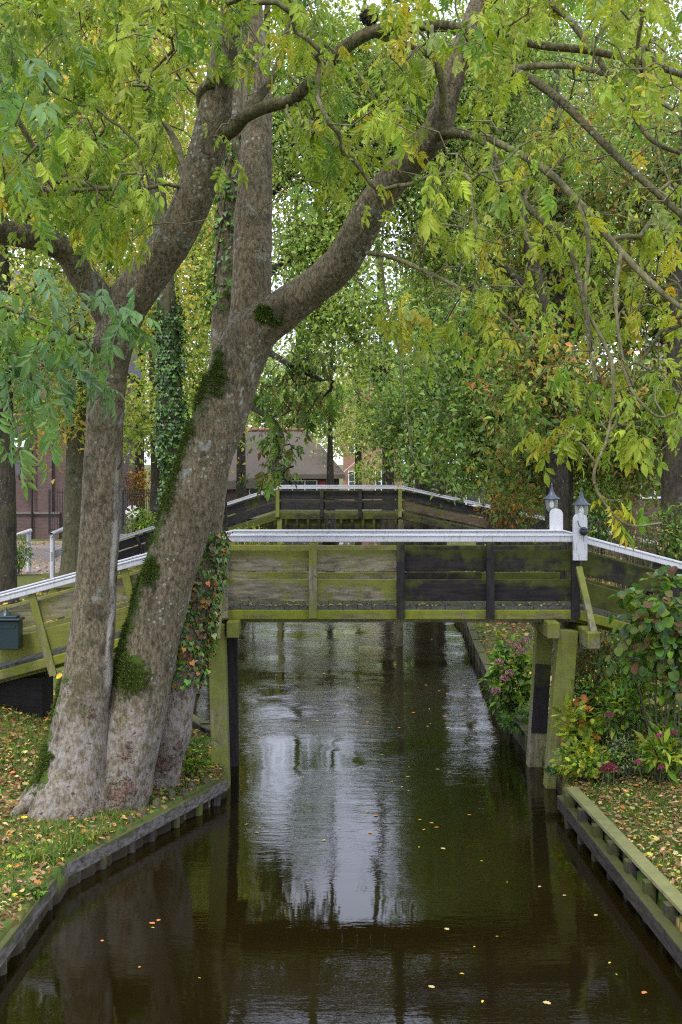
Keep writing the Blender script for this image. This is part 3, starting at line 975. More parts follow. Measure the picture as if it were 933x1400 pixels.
# stem one and its limbs
m = MB()
s1, V1, N1, A_1 = tree_limb(m, [L(88, 1150, 14.6, 62), L(92, 1108, 14.6, 56), L(102, 1050, 14.65, 44), L(112, 980, 14.7, 37), L(122, 910, 14.7, 33), L(130, 820, 14.7, 29), L(137, 720, 14.65, 27),
                              L(142, 620, 14.6, 26), L(146, 540, 14.5, 26), L(155, 470, 14.4, 28), L(172, 420, 14.3, 29), L(205, 372, 14.2, 28), L(240, 322, 14.1, 27), L(268, 262, 14.0, 26), L(285, 200, 13.9, 25), L(296, 140, 13.8, 22), L(306, 80, 13.7, 18), L(318, 10, 13.5, 15), L(330, -80, 13.3, 12), L(335, -200, 13, 8)], 40, at1, .06, .55)
m.build('trunk', M_ash, t_main, smooth=True); SK.limb(s1[len(s1) // 2:, :3])
limbs = [
    [L(162, 450, 14.4, 24), L(140, 415, 14.3, 21), L(112, 375, 14.1, 19), L(92, 345, 13.9, 18), L(55, 328, 13.6, 17), L(10, 318, 13.2, 16), L(-50, 300, 12.8, 14), L(-140, 240, 12.3, 12), L(-200, 120, 12, 9)],
    [L(290, 185, 13.9, 14), L(318, 178, 13.7, 12), L(335, 160, 13.5, 10.5), L(365, 146, 13.3, 10), L(400, 136, 13.1, 9.5), L(425, 112, 13, 10), L(460, 75, 12.9, 11), L(505, 45, 12.8, 10.5), L(560, 38, 12.7, 9), L(605, 34, 12.5, 7.5), L(660, 46, 12.3, 7), L(740, 62, 12, 6.5), L(820, 72, 11.7, 6), L(940, 105, 11.4, 5), L(1010, 150, 11.2, 4)],
    [L(285, 165, 13.9, 10), L(277, 130, 13.8, 9), L(290, 112, 13.6, 8)],
    [L(300, 190, 13.9, 13), L(322, 172, 13.8, 11), L(350, 140, 13.9, 8), L(380, 90, 14.2, 6.5), L(395, 30, 14.4, 5), L(400, -60, 14.5, 4)],
    [L(140, 500, 14.5, 7), L(120, 470, 14.0, 6), L(95, 455, 13.2, 5), L(60, 448, 12.4, 4)],
    [L(268, 262, 14.0, 9), L(250, 235, 14.4, 6), L(243, 200, 14.8, 5), L(225, 168, 15.1, 4)],
]
m = MB()
for k, l in enumerate(limbs):
    if k in (1, 3): l = [[a, b, c_, r_ * .85] for a, b, c_, r_ in l]
    mm = MB(); s_, *_ = tree_limb(mm, l, 22, at_top, .08, 0, .06, k * 3.1)
    mm.build('limb', M_ash if k == 0 else M_limb, t_main, smooth=True); SK.limb(s_[3:, :3], .3)
# stem two
m = MB()
s2, V2, N2, A_2 = tree_limb(m, [L(146, 1130, 14.95, 40), L(158, 1085, 14.95, 44), L(172, 1030, 14.95, 43), L(188, 960, 15, 42), L(206, 880, 15, 38), L(227, 800, 15, 36.5), L(252, 720, 15, 36), L(277, 640, 15, 36), L(301, 570, 15, 36), L(323, 505, 15, 35.5), L(346, 455, 15, 34),
                              L(385, 425, 14.9, 28), L(430, 392, 14.7, 25), L(470, 355, 14.5, 25), L(497, 305, 14.3, 24), L(530, 255, 14.1, 22), L(568, 212, 13.9, 21), L(598, 178, 13.8, 20), L(612, 130, 13.8, 17), L(630, 75, 13.8, 16), L(655, 10, 13.9, 15), L(690, -90, 14, 12), L(720, -200, 14, 8)], 44, at2, .06, .28, seed=5)
m.build('trunk', M_ash, t_main, smooth=True); SK.limb(s2[int(len(s2) * .62):, :3])
limbs2 = [
    [L(338, 475, 15.05, 31), L(342, 430, 15.1, 28), L(345, 380, 15.15, 27), L(346, 310, 15.2, 26), L(349, 240, 15.3, 23), L(352, 170, 15.4, 20), L(352, 90, 15.5, 18), L(345, 20, 15.6, 15), L(348, -80, 15.7, 12)],
    [L(585, 190, 13.8, 13), L(615, 182, 13.6, 12), L(645, 186, 13.3, 10), L(668, 200, 13.0, 8), L(690, 240, 12.6, 7), L(715, 275, 12.2, 6.5), L(745, 305, 11.9, 6), L(780, 345, 11.6, 5.5), L(800, 420, 11.4, 5), L(810, 480, 11.3, 4)],
    [L(640, 60, 13.8, 11), L(665, 80, 13.4, 9.5), L(690, 95, 13.0, 9), L(720, 105, 12.7, 9), L(760, 132, 12.3, 8.5), L(800, 170, 11.9, 8), L(850, 220, 11.5, 8), L(900, 265, 11.2, 7), L(960, 320, 11, 6)],
    [L(598, 178, 13.8, 9), L(606, 130, 13.5, 8), L(595, 85, 13.3, 7.5), L(570, 66, 13.1, 7), L(535, 55, 12.9, 7), L(505, 44, 12.8, 6)],
    [L(640, 70, 13.8, 8), L(690, 92, 13.5, 7), L(740, 90, 13.2, 7), L(790, 92, 12.8, 6), L(850, 110, 12.4, 5), L(920, 150, 12, 4)],
    [L(660, 185, 13.2, 8), L(700, 205, 12.9, 7.5), L(745, 232, 12.5, 7.5), L(790, 275, 12.2, 8), L(850, 345, 11.8, 7), L(905, 400, 11.5, 6), L(960, 440, 11.3, 4)],
    [L(655, 10, 13.9, 10), L(700, -10, 13.5, 9), L(760, 10, 13, 8), L(800, 55, 12.6, 7), L(850, 130, 12.3, 6), L(890, 190, 12, 5), L(945, 215, 11.8, 4)],
    [L(480, 345, 14.5, 6), L(530, 350, 14.0, 5), L(590, 375, 13.6, 4.5), L(640, 400, 13.3, 4), L(690, 430, 13, 3.5), L(722, 466, 12.9, 3)],
    [L(790, 275, 12.2, 5), L(805, 330, 11.9, 4.5), L(800, 400, 11.7, 4), L(805, 470, 11.5, 3.5), L(815, 520, 11.4, 3)],
    [L(850, 345, 11.8, 5), L(842, 400, 11.6, 4), L(848, 470, 11.4, 3.6), L(862, 530, 11.3, 3.2), L(900, 570, 11.2, 3), L(930, 560, 11.1, 2)],
    [L(800, 420, 11.4, 4), L(835, 490, 11.3, 4), L(838, 550, 11.2, 3.6), L(830, 600, 11.2, 3), L(812, 650, 11.1, 3), L(828, 690, 11, 3), L(860, 718, 11, 2.6), L(905, 715, 10.9, 2)],
    [L(700, 205, 12.9, 5), L(720, 250, 12.6, 4), L(715, 300, 12.3, 3.5), L(735, 350, 12.1, 3), L(790, 365, 11.9, 3)],
    [L(520, 345, 14.1, 3), L(530, 420, 13.8, 2.2), L(545, 480, 13.6, 1.8), L(556, 560, 13.4, 1.7), L(566, 625, 13.3, 1.8), L(590, 636, 13.2, 1.5), L(604, 610, 13.1, 1.2)],
]
for k, l in enumerate(limbs2):
    if k: l = [[a, b, c_, r_ * .66] for a, b, c_, r_ in l]
    thin = max(q[3] for q in l) < .05 or k >= 7
    mm = MB(); s_, *_ = tree_limb(mm, l, 24 if k == 0 else 14, at_top, .08 if k == 0 else .14, 0, .06, k * 2.7 + 40)
    mm.build('limb', M_twig if thin else (M_ash if k == 0 else M_limb), t_main, smooth=True); SK.limb(s_[3:, :3], .3)
# stem three
m = MB()
s3, V3, N3, A_3 = tree_limb(m, [L(217, 1092, 15.75, 26), L(222, 1055, 15.7, 25), L(232, 1000, 15.55, 28), L(244, 940, 15.6, 25), L(256, 880, 15.65, 23), L(270, 800, 15.7, 22), L(284, 720, 15.75, 20), L(296, 620, 15.8, 19), L(304, 520, 15.9, 19), L(308, 420, 16, 17), L(310, 330, 16.1, 15), L(314, 240, 16.2, 13), L(322, 140, 16.3, 11), L(325, 20, 16.4, 9), L(330, -100, 16.5, 6)], 30, at3, .08, .12, seed=9)
m.build('trunk', M_ash, t_main, smooth=True); SK.limb(s3[int(len(s3) * .7):, :3])
for V, N, A in ((V1, N1, A_1), (V2, N2, A_2)):
    moss_tufts(V, N, A, 9).build('moss', M_moss, t_main)
for pts_ in ([(112, 985, 14.72, .17), (84, 1040, 14.6, .20), (56, 1078, 14.42, .13), (30, 1100, 14.25, .07), (6, 1120, 14.05, .02)],
             [(108, 1010, 14.7, .2), (88, 1080, 14.45, .19), (74, 1112, 14.2, .11), (60, 1134, 14.0, .03)]):
    m = MB(); q_ = spline(np.array([[*P(a, b, c_), r_] for a, b, c_, r_ in pts_]), .05); q_[:, 2] = np.maximum(q_[:, 2] - .04, .22)
    tube(m, q_[:, :3], q_[:, 3], 16, .16, 5, lambda V, N: np.stack([np.clip(-N[:, 0], 0, 1) * .75, np.full(len(V), .5), np.zeros(len(V))], 1))
    m.build('root', M_ash, t_main, smooth=True)
# moss cushion in the fork
c = P(366, 432, 14.78)
m = MB(); n = 5000; q = nrm(rng.normal(0, 1, (n, 3))); q *= (1 + .5 * vnoise(q * 2.2 + 3))[:, None]
scatter(m, T_quad(.5, .05, .2), c + q * [.17, .14, .11] * rng.uniform(.8, 1.0, (n, 1)), q + rng.normal(0, .5, (n, 3)), q + rng.normal(0, .5, (n, 3)), rng.uniform(.02, .045, n),
        np.clip(np.array([.06, .10, .007]) * np.exp(rng.normal(0, .4, (n, 1))), 0, .5))
m.build('moss', M_moss, t_main)


def region(n, x0, x1, y0, y1, Ya, Yb, fn=None):
    px = rng.uniform(x0, x1, n); py = rng.uniform(y0, y1, n); Y = rng.uniform(Ya, Yb, n)
    if fn is not None:
        k = rng.uniform(0, 1, n) < fn(px, py); px, py, Y = px[k], py[k], Y[k]
    return np.stack([(px - CX) / F * Y, Y, EYE - (py - HY) / F * Y], 1)


def pn(px, py, s, o=0.):
    return vnoise(np.stack([px / s, py / s, np.full(len(px), o)], 1)) * .5 + .5


LIMB = []
for s_ in (s1, s2, s3): LIMB.append(s_[::3])
for l in limbs[:4] + limbs2[:7]: LIMB.append(spline(np.array(l), .2))
LIMB = np.concatenate(LIMB)
LPX = np.stack([CX + LIMB[:, 0] / LIMB[:, 1] * F, HY + (EYE - LIMB[:, 2]) * F / LIMB[:, 1]], 1)


def clear(tg):
    """foliage grows outward from the limbs: thin out the twigs that would sit right in front of them"""
    q = np.stack([CX + tg[:, 0] / tg[:, 1] * F, HY + (EYE - tg[:, 2]) * F / tg[:, 1]], 1)
    dd = np.linalg.norm((q[:, None] - LPX[None]) / [1, 1.0] + np.array([0, 12]), axis=2) - LIMB[None, :, 3] / LIMB[None, :, 1] * F
    front = tg[:, None, 1] < LIMB[None, :, 1] + .15
    bad = ((dd < 30) & front).any(1) & (q[:, 1] > 95) & ~((q[:, 0] > 640) & (rng.uniform(0, 1, len(tg)) < .45))
    return tg[~(bad & (rng.uniform(0, 1, len(tg)) < .86))]


YG = dict(yg=4, lime=3, green=3, yellow=.6, mid=1, pale=.5)
GR = dict(green=4, yg=3, mid=3, lime=1.5, blue=1.5)
YL = dict(lime=4, yg=4, yellow=.55, green=2.2, pale=.5, tan=.12)
crown = MB(); tw = MB()
targets = [
    (region(440, -60, 300, -120, 270, 9.5, 15.5, lambda a, b: np.clip(1.9 * pn(a, b, 55, 1) - .1 - .6 * ((a > 200) & (b > 100)), 0, 1)), dict(green=3, yg=3.5, lime=3, mid=.6, blue=.4), .285),
    (region(210, -40, 250, 190, 330, 10, 14, lambda a, b: np.clip(1.7 * pn(a, b, 45, 2) - .1, 0, 1) * (a < 180 + 50 * pn(a, b, 30))), YG, .27),
    (region(380, 300, 600, -120, 230, 11, 15, lambda a, b: np.clip(2.2 * pn(a, b, 50, 3) - .45, 0, 1) * (1 - .7 * ((b > 90) & (a < 400)))), YG, .27),
    (region(110, 400, 600, 130, 330, 11.5, 13.6, lambda a, b: np.clip(2.2 * pn(a, b, 40, 4) - .5, 0, 1)), YG, .26),
    (region(640, 520, 960, -120, 330, 9.5, 14.5, lambda a, b: np.clip(2.6 * pn(a, b, 55, 5) - .75, 0, 1)), YL, .26),
    (region(115, 620, 960, 300, 450, 10.5, 14, lambda a, b: np.clip(2.4 * pn(a, b, 45, 6) - .9 + .45 * (a > 760), 0, 1)), YL, .25),
    (region(20, 800, 960, 460, 620, 10.5, 12.5), YL, .27),
    (region(5, 640, 800, 430, 560, 11, 13), YL, .27),
]
for px, py, Y in ((545, 420, 13.7), (530, 430, 13.7), (556, 432, 13.7), (612, 440, 13.4), (660, 425, 13.1), (880, 600, 11.2), (872, 590, 11.2), (775, 600, 11.4), (760, 605, 11.4), (790, 590, 11.4), (845, 690, 11), (575, 480, 13.4)):
    targets.append((P(px, py, Y)[None] + rng.normal(0, .04, (2, 3)), YL, .30))
for tg, pal, size in targets:
    tg = clear(tg)
    ends = SK.grow(tg, .16, .22, .22)
    cen = np.array([SK.p[e] for e, _ in ends]); td = nrm(np.array([SK.p[e] - SK.p[SK.par[e]] for e, _ in ends]))
    put_leaves(crown, cen, td, 5.4, size, pal, .085, .75)
bare = np.concatenate([region(130, 560, 960, 60, 420, 10.5, 14), region(34, 780, 960, 380, 600, 10.5, 12.5), region(40, 330, 600, 60, 330, 12, 14.5), region(30, 0, 300, 60, 320, 11, 14)])
SK.grow(bare, .16, .3, .3)
SK.emit(tw, .0066, .03, .40)
tw.build('twigs', M_twig, t_main, smooth=True)
crown.build('foliage', M_leaf, t_main)

# ivy on the third stem


def ivy_on(path, n, i0, i1, size, pal, label, out_=.05, leafless=0.0, extra=None):
    k = rng.uniform(i0, i1, n)
    k0 = np.clip(k.astype(int), 0, len(path) - 2)
    c_ = path[k0, :3]; r_ = path[k0, 3]
    a = rng.uniform(0, 2 * np.pi, n)
    N_ = np.stack([np.cos(a), np.sin(a), np.zeros(n)], 1)
    pos = c_ + N_ * (r_ * 1.0 + out_ * rng.uniform(.15, 1.0, n) ** 1.5)[:, None] + [0, 0, .0]
    lump = vnoise(pos * 2.4)
    pos += N_ * (out_ * 1.1 * np.clip(lump, -.5, 1))[:, None]
    ok = (lump + rng.normal(0, .3, n) > -.15 - 1.2 * (1 - (k - i0) / (i1 - i0)))
    pos, N_ = pos[ok], N_[ok]; n = len(pos)
    d = np.array([0, 0, -1.0]) + N_ * .35 + rng.normal(0, .65, (n, 3))
    up = N_ + [0, 0, .35] + rng.normal(0, .45, (n, 3))
    mb = MB(); scatter(mb, T_ivy(), pos, d, up, size * rng.uniform(.4, 1.35, n), tint(n, pal, .3))
    t_ = thing('ivy', label, 'ivy', path[int(i0), :3])
    mb.build('leaves', M_gloss, t_)
    st = MB()
    for q in range(4):
        ph = q * 1.7; ii = np.linspace(i0, i1 * .98, 30).astype(int).clip(0, len(path) - 1)
        pts = np.array([path[e, :3] + np.array([math.cos(ph + .06 * z), math.sin(ph + .06 * z), 0]) * (path[e, 3] + .012) for z, e in enumerate(ii)])
        tube(st, pts, np.full(len(pts), .01), 5)
    st.build('stems', M_gbark, t_, smooth=True)
    return t_


def idx_py(path, py):
    yy = HY + (EYE - path[:, 2]) * F / path[:, 1]
    return float(np.argmin(np.abs(yy - py)))


ivy_on(s3, 2300, idx_py(s3, 935), idx_py(s3, 720), .07, dict(mid=4, green=2.5, dark=2, brown=2.2, orange=.7, pale=.4), 'ivy with browning leaves on the right-hand mossy stem beside bridge post', .09)
ivy_on(s3, 700, idx_py(s3, 420), idx_py(s3, 180), .08, dict(mid=4, green=3, blue=1), 'thin ivy climbing high beside the upright fork of the big tree', .06)


# ---- other trees
def make_tree(label, base, trunk, crowns, pal, nclu, per, size, mat, group=None, limbs=(), spread=.35, hang=.3, temps=None, name='deciduous_tree', leafmat=None, rtip=.012, arc=.1, flute=.3, wmat=None):
    """trunk: rows xyz r. crowns: list of (centre, radii, weight)"""
    t_ = thing(name, label, 'tree', base, group)
    sk = Skeleton()
    m_ = MB(); s_, *_ = tree_limb(m_, trunk, 14, None, .08, flute, .25, rng.uniform(0, 50), 2.5)
    m_.build('trunk', mat, t_, smooth=True)
    sk.limb(s_[int(len(s_) * .3):, :3], .6)
    for l in limbs:
        m_ = MB(); q_, *_ = tree_limb(m_, l, 10, None, .08, 0, .25, rng.uniform(0, 50), 2.5); m_.build('limb', mat, t_, smooth=True)
        sk.limb(q_[2:, :3], .6)
    w = np.array([c_[2] for c_ in crowns], float); w /= w.sum()
    tg = []
    for (cen, rad, _), k in zip(crowns, (w * nclu).astype(int)):
        q = nrm(rng.normal(0, 1, (k, 3))) * (rng.uniform(0, 1, (k, 1)) ** .45)
        q = q + .25 * vnoise(q * 2.3 + np.array(cen))[:, None] * q
        tg.append(np.asarray(cen) + q * np.asarray(rad))
    tg = np.concatenate(tg)
    ends = sk.grow(tg, .55, arc, .12)
    cen = np.array([sk.p[e] for e, _ in ends]); td = nrm(np.array([sk.p[e] - sk.p[sk.par[e]] for e, _ in ends]))
    b_ = MB(); sk.emit(b_, rtip, .14, .45); b_.build('branches', wmat or mat, t_, smooth=True)
    f_ = MB()
    if temps is not None:
        put_leaves(f_, cen, td, per, size, pal, spread, hang, temps)
    else:
        n = len(cen); idx = np.repeat(np.arange(n), per); N = len(idx)
        pos = cen[idx] + rng.normal(0, 1, (N, 3)) * spread * [1, 1, .75]
        d = nrm(rng.normal(0, 1, (N, 3))) + [0, 0, -hang]
        up = rng.normal(0, .7, (N, 3)) + [0, 0, 1]
        cl = (tint(n, pal, .22)[idx] * .5 + tint(N, pal, .2) * .5) * 1.3
        cl = cl * .84 + cl.mean(1, keepdims=True) * .16
        half = rng.uniform(0, 1, N) < .5
        for T_, k in ((T_quad(.62, .12, .1), half), (T_quad(.42, .1, .25), ~half)):
            scatter(f_, T_, pos[k], d[k], up[k], size * rng.uniform(.6, 1.25, k.sum()), cl[k])
    f_.build('foliage', leafmat or M_leaf_far, t_)
    return t_


def TR(pts):                       # trunk rows from (px, py, Y, rpx)
    return [L(*q) for q in pts]


def CR(px, py, Y, rx, ry, rz=None, w=None):   # crown blob from picture size
    s = Y / F
    return (P(px, py, Y), np.array([rx * s, (rx + ry) * .5 * s if rz is None else rz, ry * s]), w or rx * ry)


LOW = dict(mid=2.5, green=4, blue=1.6, teal=.6, dark=.4, olive=1.5, yg=2.2, lime=.8)
MIXO = dict(olive=2.5, green=3, mid=2, orange=1, brown=.7, yg=2.4, gold=.5, dark=.4)
YEL = dict(yellow=2.5, yg=3, lime=2, gold=1.4, green=2)
PALE = dict(pale=3, lime=1, yg=1, straw=1.2, green=1)
DK = dict(dark=3, mid=3, green=1.5, olive=1, brown=.8)


def base_of(px, Y): x = (px - CX) / F * Y; return np.array([x, Y, float(land(np.array([x]), np.array([Y]))[0][0])])


def gtrunk(px, Y, r, pts):
    """trunk from the ground under px, then through picture points"""
    b_ = base_of(px, Y)
    return b_, [[b_[0], b_[1], b_[2] - .3, r * 1.45], [b_[0], b_[1], b_[2] + .35, r * 1.1]] + [L(*q) for q in pts]


# ivy tree left of the leaning trunk
b_, tr = gtrunk(240, 24, .36, [(238, 700, 24, 16), (236, 600, 24, 14.5), (233, 500, 24, 13), (228, 400, 24, 12), (220, 300, 24.1, 11.5), (206, 200, 24.2, 12), (198, 120, 24.2, 11), (196, 0, 24.3, 9), (200, -150, 24.4, 6)])
make_tree('ivy-clad slender tree standing behind the leaning mossy trunk', b_, tr, [CR(150, 80, 24, 170, 130), CR(270, -30, 24, 120, 120), CR(90, 230, 25, 120, 70)], YEL, 200, 35, .16, M_gbark, spread=.4)
sI = spline(np.array(tr), .07)
ivy_on(sI, 6500, idx_py(sI, 760), idx_py(sI, 385), .075, dict(mid=3, blue=1, dark=5, green=1.2), 'dense dark ivy coating the slender tree behind the leaning trunk', .11)

# left-hand trees
b_, tr = gtrunk(10, 33, .24, [(10, 700, 33, 12.5), (8, 600, 33, 11), (6, 480, 33, 11), (2, 350, 33, 10), (-5, 200, 33, 8), (-5, 0, 33, 6)])
make_tree('thin grey tree beside the white railing at the left edge', b_, tr, [CR(25, 470, 33, 105, 95), CR(60, 250, 33.5, 110, 140), CR(-20, 60, 33, 130, 130)], dict(green=3, yg=3, mid=2, lime=1.5), 420, 44, .17, M_dbark, spread=.5)
b_, tr = gtrunk(104, 39, .42, [(105, 680, 39, 17), (108, 580, 39, 15), (112, 480, 39, 13), (120, 350, 39, 11), (130, 200, 39, 9), (140, 0, 39, 6)])
make_tree('tree with pale lichen on its trunk directly behind the front stem', b_, tr, [CR(95, 560, 39, 75, 55), CR(60, 440, 38, 90, 90), CR(170, 380, 39, 110, 110), CR(100, 200, 40, 140, 120), CR(220, 60, 40, 140, 120)], YEL, 520, 44, .19, M_gbark, spread=.5)
b_, tr = gtrunk(216, 52, .38, [(216, 660, 52, 10), (214, 560, 52, 9), (210, 430, 52, 8), (205, 250, 52, 6), (205, 50, 52, 4)])
make_tree('yellowing tree by the iron gate seen between the two front stems', b_, tr, [CR(250, 500, 52, 70, 90), CR(270, 360, 52, 80, 90), CR(200, 200, 52, 110, 120), CR(180, 560, 50, 40, 60)], dict(yellow=.9, gold=.35, yg=3, lime=2, green=3, olive=1), 360, 48, .24, M_dbark, spread=.55)
b_, tr = gtrunk(330, 62, .3, [(330, 620, 62, 6), (332, 480, 62, 5), (335, 300, 62, 4), (338, 100, 62, 3)])
make_tree('golden autumn tree behind the thatched house garden fence', b_, tr, [CR(300, 600, 60, 22, 50), CR(300, 450, 62, 60, 90), CR(320, 250, 62, 80, 120)], dict(yellow=1.5, gold=.9, orange=.3, yg=2, lime=1.5, green=2, olive=1), 240, 44, .26, M_dbark, spread=.55)
b_, tr = gtrunk(30, 72, .4, [(30, 560, 72, 9), (40, 400, 72, 8), (45, 200, 72, 6), (50, 0, 72, 4)])
make_tree('big yellow-green tree behind the brick building', b_, tr, [CR(40, 420, 72, 150, 130), CR(90, 200, 72, 170, 140), CR(20, 20, 72, 170, 120)], YEL, 380, 44, .32, M_dbark, spread=.8)
b_, tr = gtrunk(190, 85, .4, [(190, 560, 85, 8), (195, 400, 85, 7), (200, 150, 85, 5)])
make_tree('far yellow-green tree between the brick building and thatched house', b_, tr, [CR(180, 480, 85, 100, 90), CR(230, 300, 85, 120, 120), CR(170, 120, 85, 140, 120)], dict(yg=3, lime=3, pale=2, yellow=1), 300, 39, .36, M_dbark, spread=.9)

# hanging bough of the tree just beyond the near bridge (left bank)
b_, tr = gtrunk(300, 29, .25, [(300, 640, 29, 10), (305, 540, 29, 9), (318, 440, 29, 8), (330, 330, 29, 7), (340, 200, 29, 5), (345, 80, 29, 4)])
make_tree('tree with dark hanging seed bunches behind the main fork', b_, tr, [CR(400, 540, 27, 60, 45), CR(430, 490, 27, 50, 40), CR(370, 600, 27, 40, 40), CR(380, 650, 26, 40, 14)], dict(mid=3, green=3.5, olive=2, brown=1.2, dark=1.2), 95, 3.0, .42, M_dbark, spread=.14, temps=COMP, hang=.7,
          limbs=[TR([(318, 440, 29, 6), (350, 470, 28, 5), (400, 500, 27, 4), (440, 520, 27, 3)]), TR([(305, 540, 29, 5), (350, 560, 27.5, 4), (385, 590, 27, 3), (375, 640, 26.5, 2.4), (400, 662, 26.3, 1.5)])])

# right bank trees
b_, tr = gtrunk(690, 37, .44, [(690, 700, 37, 19), (688, 620, 37, 17), (688, 520, 37, 15), (686, 420, 37, 13), (682, 330, 37, 11), (680, 200, 37, 8), (678, 40, 37, 6)])
make_tree('dark tree with shaggy ivy stems right of the distant bridge', b_, tr, [CR(680, 560, 34, 110, 70), CR(650, 470, 35, 110, 70), CR(700, 380, 37, 90, 80), CR(690, 230, 37, 90, 90), CR(640, 620, 33, 60, 45)], LOW, 420, 44, .2, M_dbark, spread=.42,
          limbs=[TR([(688, 450, 37, 8), (660, 410, 36, 6), (625, 385, 35, 4)]), TR([(688, 560, 37, 6), (720, 530, 35, 4), (770, 520, 34, 3)])])
b_, tr = gtrunk(768, 26, .40, [(766, 700, 26, 20), (764, 600, 26, 19), (762, 500, 26, 17), (760, 400, 26, 14), (758, 300, 26.2, 12), (757, 150, 26.5, 9), (757, 0, 26.5, 6)])
make_tree('thick dark-barked tree rising behind the two lanterns', b_, tr, [CR(760, 420, 27, 110, 80), CR(790, 560, 26, 100, 60), CR(760, 270, 27, 120, 110), CR(820, 640, 27, 70, 40), CR(730, 640, 27, 60, 40), CR(745, 520, 23.5, 60, 70)], MIXO, 470, 44, .16, M_dbark, spread=.42,
          limbs=[TR([(762, 470, 26, 9), (800, 440, 25.8, 7), (850, 420, 25.5, 5)]), TR([(764, 560, 26, 7), (730, 530, 26, 5), (700, 510, 26, 3)])])
b_, tr = gtrunk(926, 24, .36, [(926, 640, 24, 20), (928, 560, 24, 18), (932, 450, 24, 17), (938, 300, 24, 14), (945, 100, 24, 10)])
make_tree('dark speckled trunk at the right edge beyond the ramp', b_, tr, [CR(900, 560, 25, 80, 70), CR(900, 420, 26, 90, 80), CR(940, 250, 25, 110, 120), CR(870, 640, 26, 50, 40)], MIXO, 330, 44, .15, M_dbark, spread=.4)
b_, tr = gtrunk(582, 43, .37, [(582, 650, 43, 15), (583, 560, 43, 14), (585, 480, 43, 13), (590, 400, 43, 10), (596, 280, 43, 7), (600, 120, 43, 5)])
make_tree('stout green-grey twin of the pair of trunks past the bridge', b_, tr, [CR(570, 570, 42, 80, 50), CR(640, 530, 42, 70, 50), CR(588, 420, 42, 26, 110, w=3000), CR(590, 620, 41, 50, 28)], LOW, 300, 44, .2, M_gbark, spread=.5)
b_, tr = gtrunk(602, 46, .24, [(602, 650, 46, 8.5), (604, 560, 46, 8), (606, 450, 46, 7), (612, 330, 46, 5), (616, 200, 46, 4)])
make_tree('slimmer dark twin of the pair of trunks past the bridge', b_, tr, [CR(600, 400, 46, 14, 150)], LOW, 130, 39, .2, M_dbark, spread=.55)
b_, tr = gtrunk(531, 54, .3, [(531, 640, 54, 8), (529, 560, 54, 7), (526, 500, 54, 6.5), (522, 420, 54, 5), (516, 320, 54, 3.5), (512, 220, 54, 2)])
make_tree('slender half-bare tree against the open sky over the canal', b_, tr, [CR(512, 500, 54, 45, 40), CR(540, 565, 53, 60, 45)], dict(green=2, mid=2, yg=2, pale=1), 190, 24, .2, M_dbark, spread=.6,
          limbs=[TR([(527, 545, 54, 4), (505, 500, 54, 3), (480, 460, 54, 2.4), (460, 430, 54, 1.5)]), TR([(524, 480, 54, 4), (545, 420, 54, 3), (560, 350, 54, 2)])], rtip=.016)
b_, tr = gtrunk(490, 100, .3, [(490, 560, 100, 4), (488, 450, 100, 3.4), (485, 320, 100, 2.5)])
make_tree('pale yellow tree in front of the orange brick house', b_, tr, [CR(480, 590, 100, 40, 34), CR(500, 500, 100, 40, 40)], dict(pale=2, lime=2, yellow=1, yg=2), 110, 26, .4, M_dbark, spread=.9)
b_, tr = gtrunk(410, 125, .4, [(410, 560, 125, 5), (408, 420, 125, 4), (405, 260, 125, 3)])
make_tree('far pale tree above the thatched roof', b_, tr, [CR(420, 520, 125, 60, 45)], PALE, 150, 26, .45, M_dbark, spread=1.1)
b_, tr = gtrunk(720, 60, .4, [(720, 600, 60, 9), (724, 450, 60, 8), (730, 250, 60, 6), (735, 60, 60, 4)])
make_tree('tall green tree deep behind the right-hand trees', b_, tr, [CR(750, 520, 60, 85, 80), CR(775, 350, 60, 95, 110), CR(780, 150, 60, 110, 120)], LOW, 330, 39, .26, M_dbark, spread=.75)
b_, tr = gtrunk(850, 50, .4, [(850, 600, 50, 10), (855, 450, 50, 8), (860, 250, 50, 6), (865, 60, 50, 4)])
make_tree('rust-tinged tree deep behind the dark trunks on the right', b_, tr, [CR(850, 560, 50, 100, 80), CR(870, 380, 50, 90, 80), CR(860, 180, 50, 110, 120)], dict(olive=3, green=3, orange=1.5, brown=1, yg=2), 330, 39, .23, M_dbark, spread=.65)
b_, tr = gtrunk(640, 95, .4, [(640, 560, 95, 6), (642, 420, 95, 5), (645, 250, 95, 4)])
make_tree('distant green tree beyond the end of the canal', b_, tr, [CR(640, 560, 95, 70, 50)], dict(green=3, mid=3, teal=2, pale=1), 160, 30, .38, M_dbark, spread=.9)
b_, tr = gtrunk(1010, 40, .4, [(1010, 600, 40, 12), (1010, 400, 40, 10), (1005, 150, 40, 6)])
make_tree('leafy tree just outside the right edge', b_, tr, [CR(990, 520, 40, 90, 120), CR(1000, 250, 40, 110, 150)], MIXO, 220, 39, .2, M_dbark, spread=.55)
b_, tr = gtrunk(-110, 45, .4, [(-110, 600, 45, 12), (-110, 400, 45, 10), (-100, 150, 45, 6)])
make_tree('leafy tree just outside the left edge', b_, tr, [CR(-80, 420, 45, 120, 150), CR(-60, 150, 45, 130, 150)], YEL, 240, 39, .22, M_dbark, spread=.6)

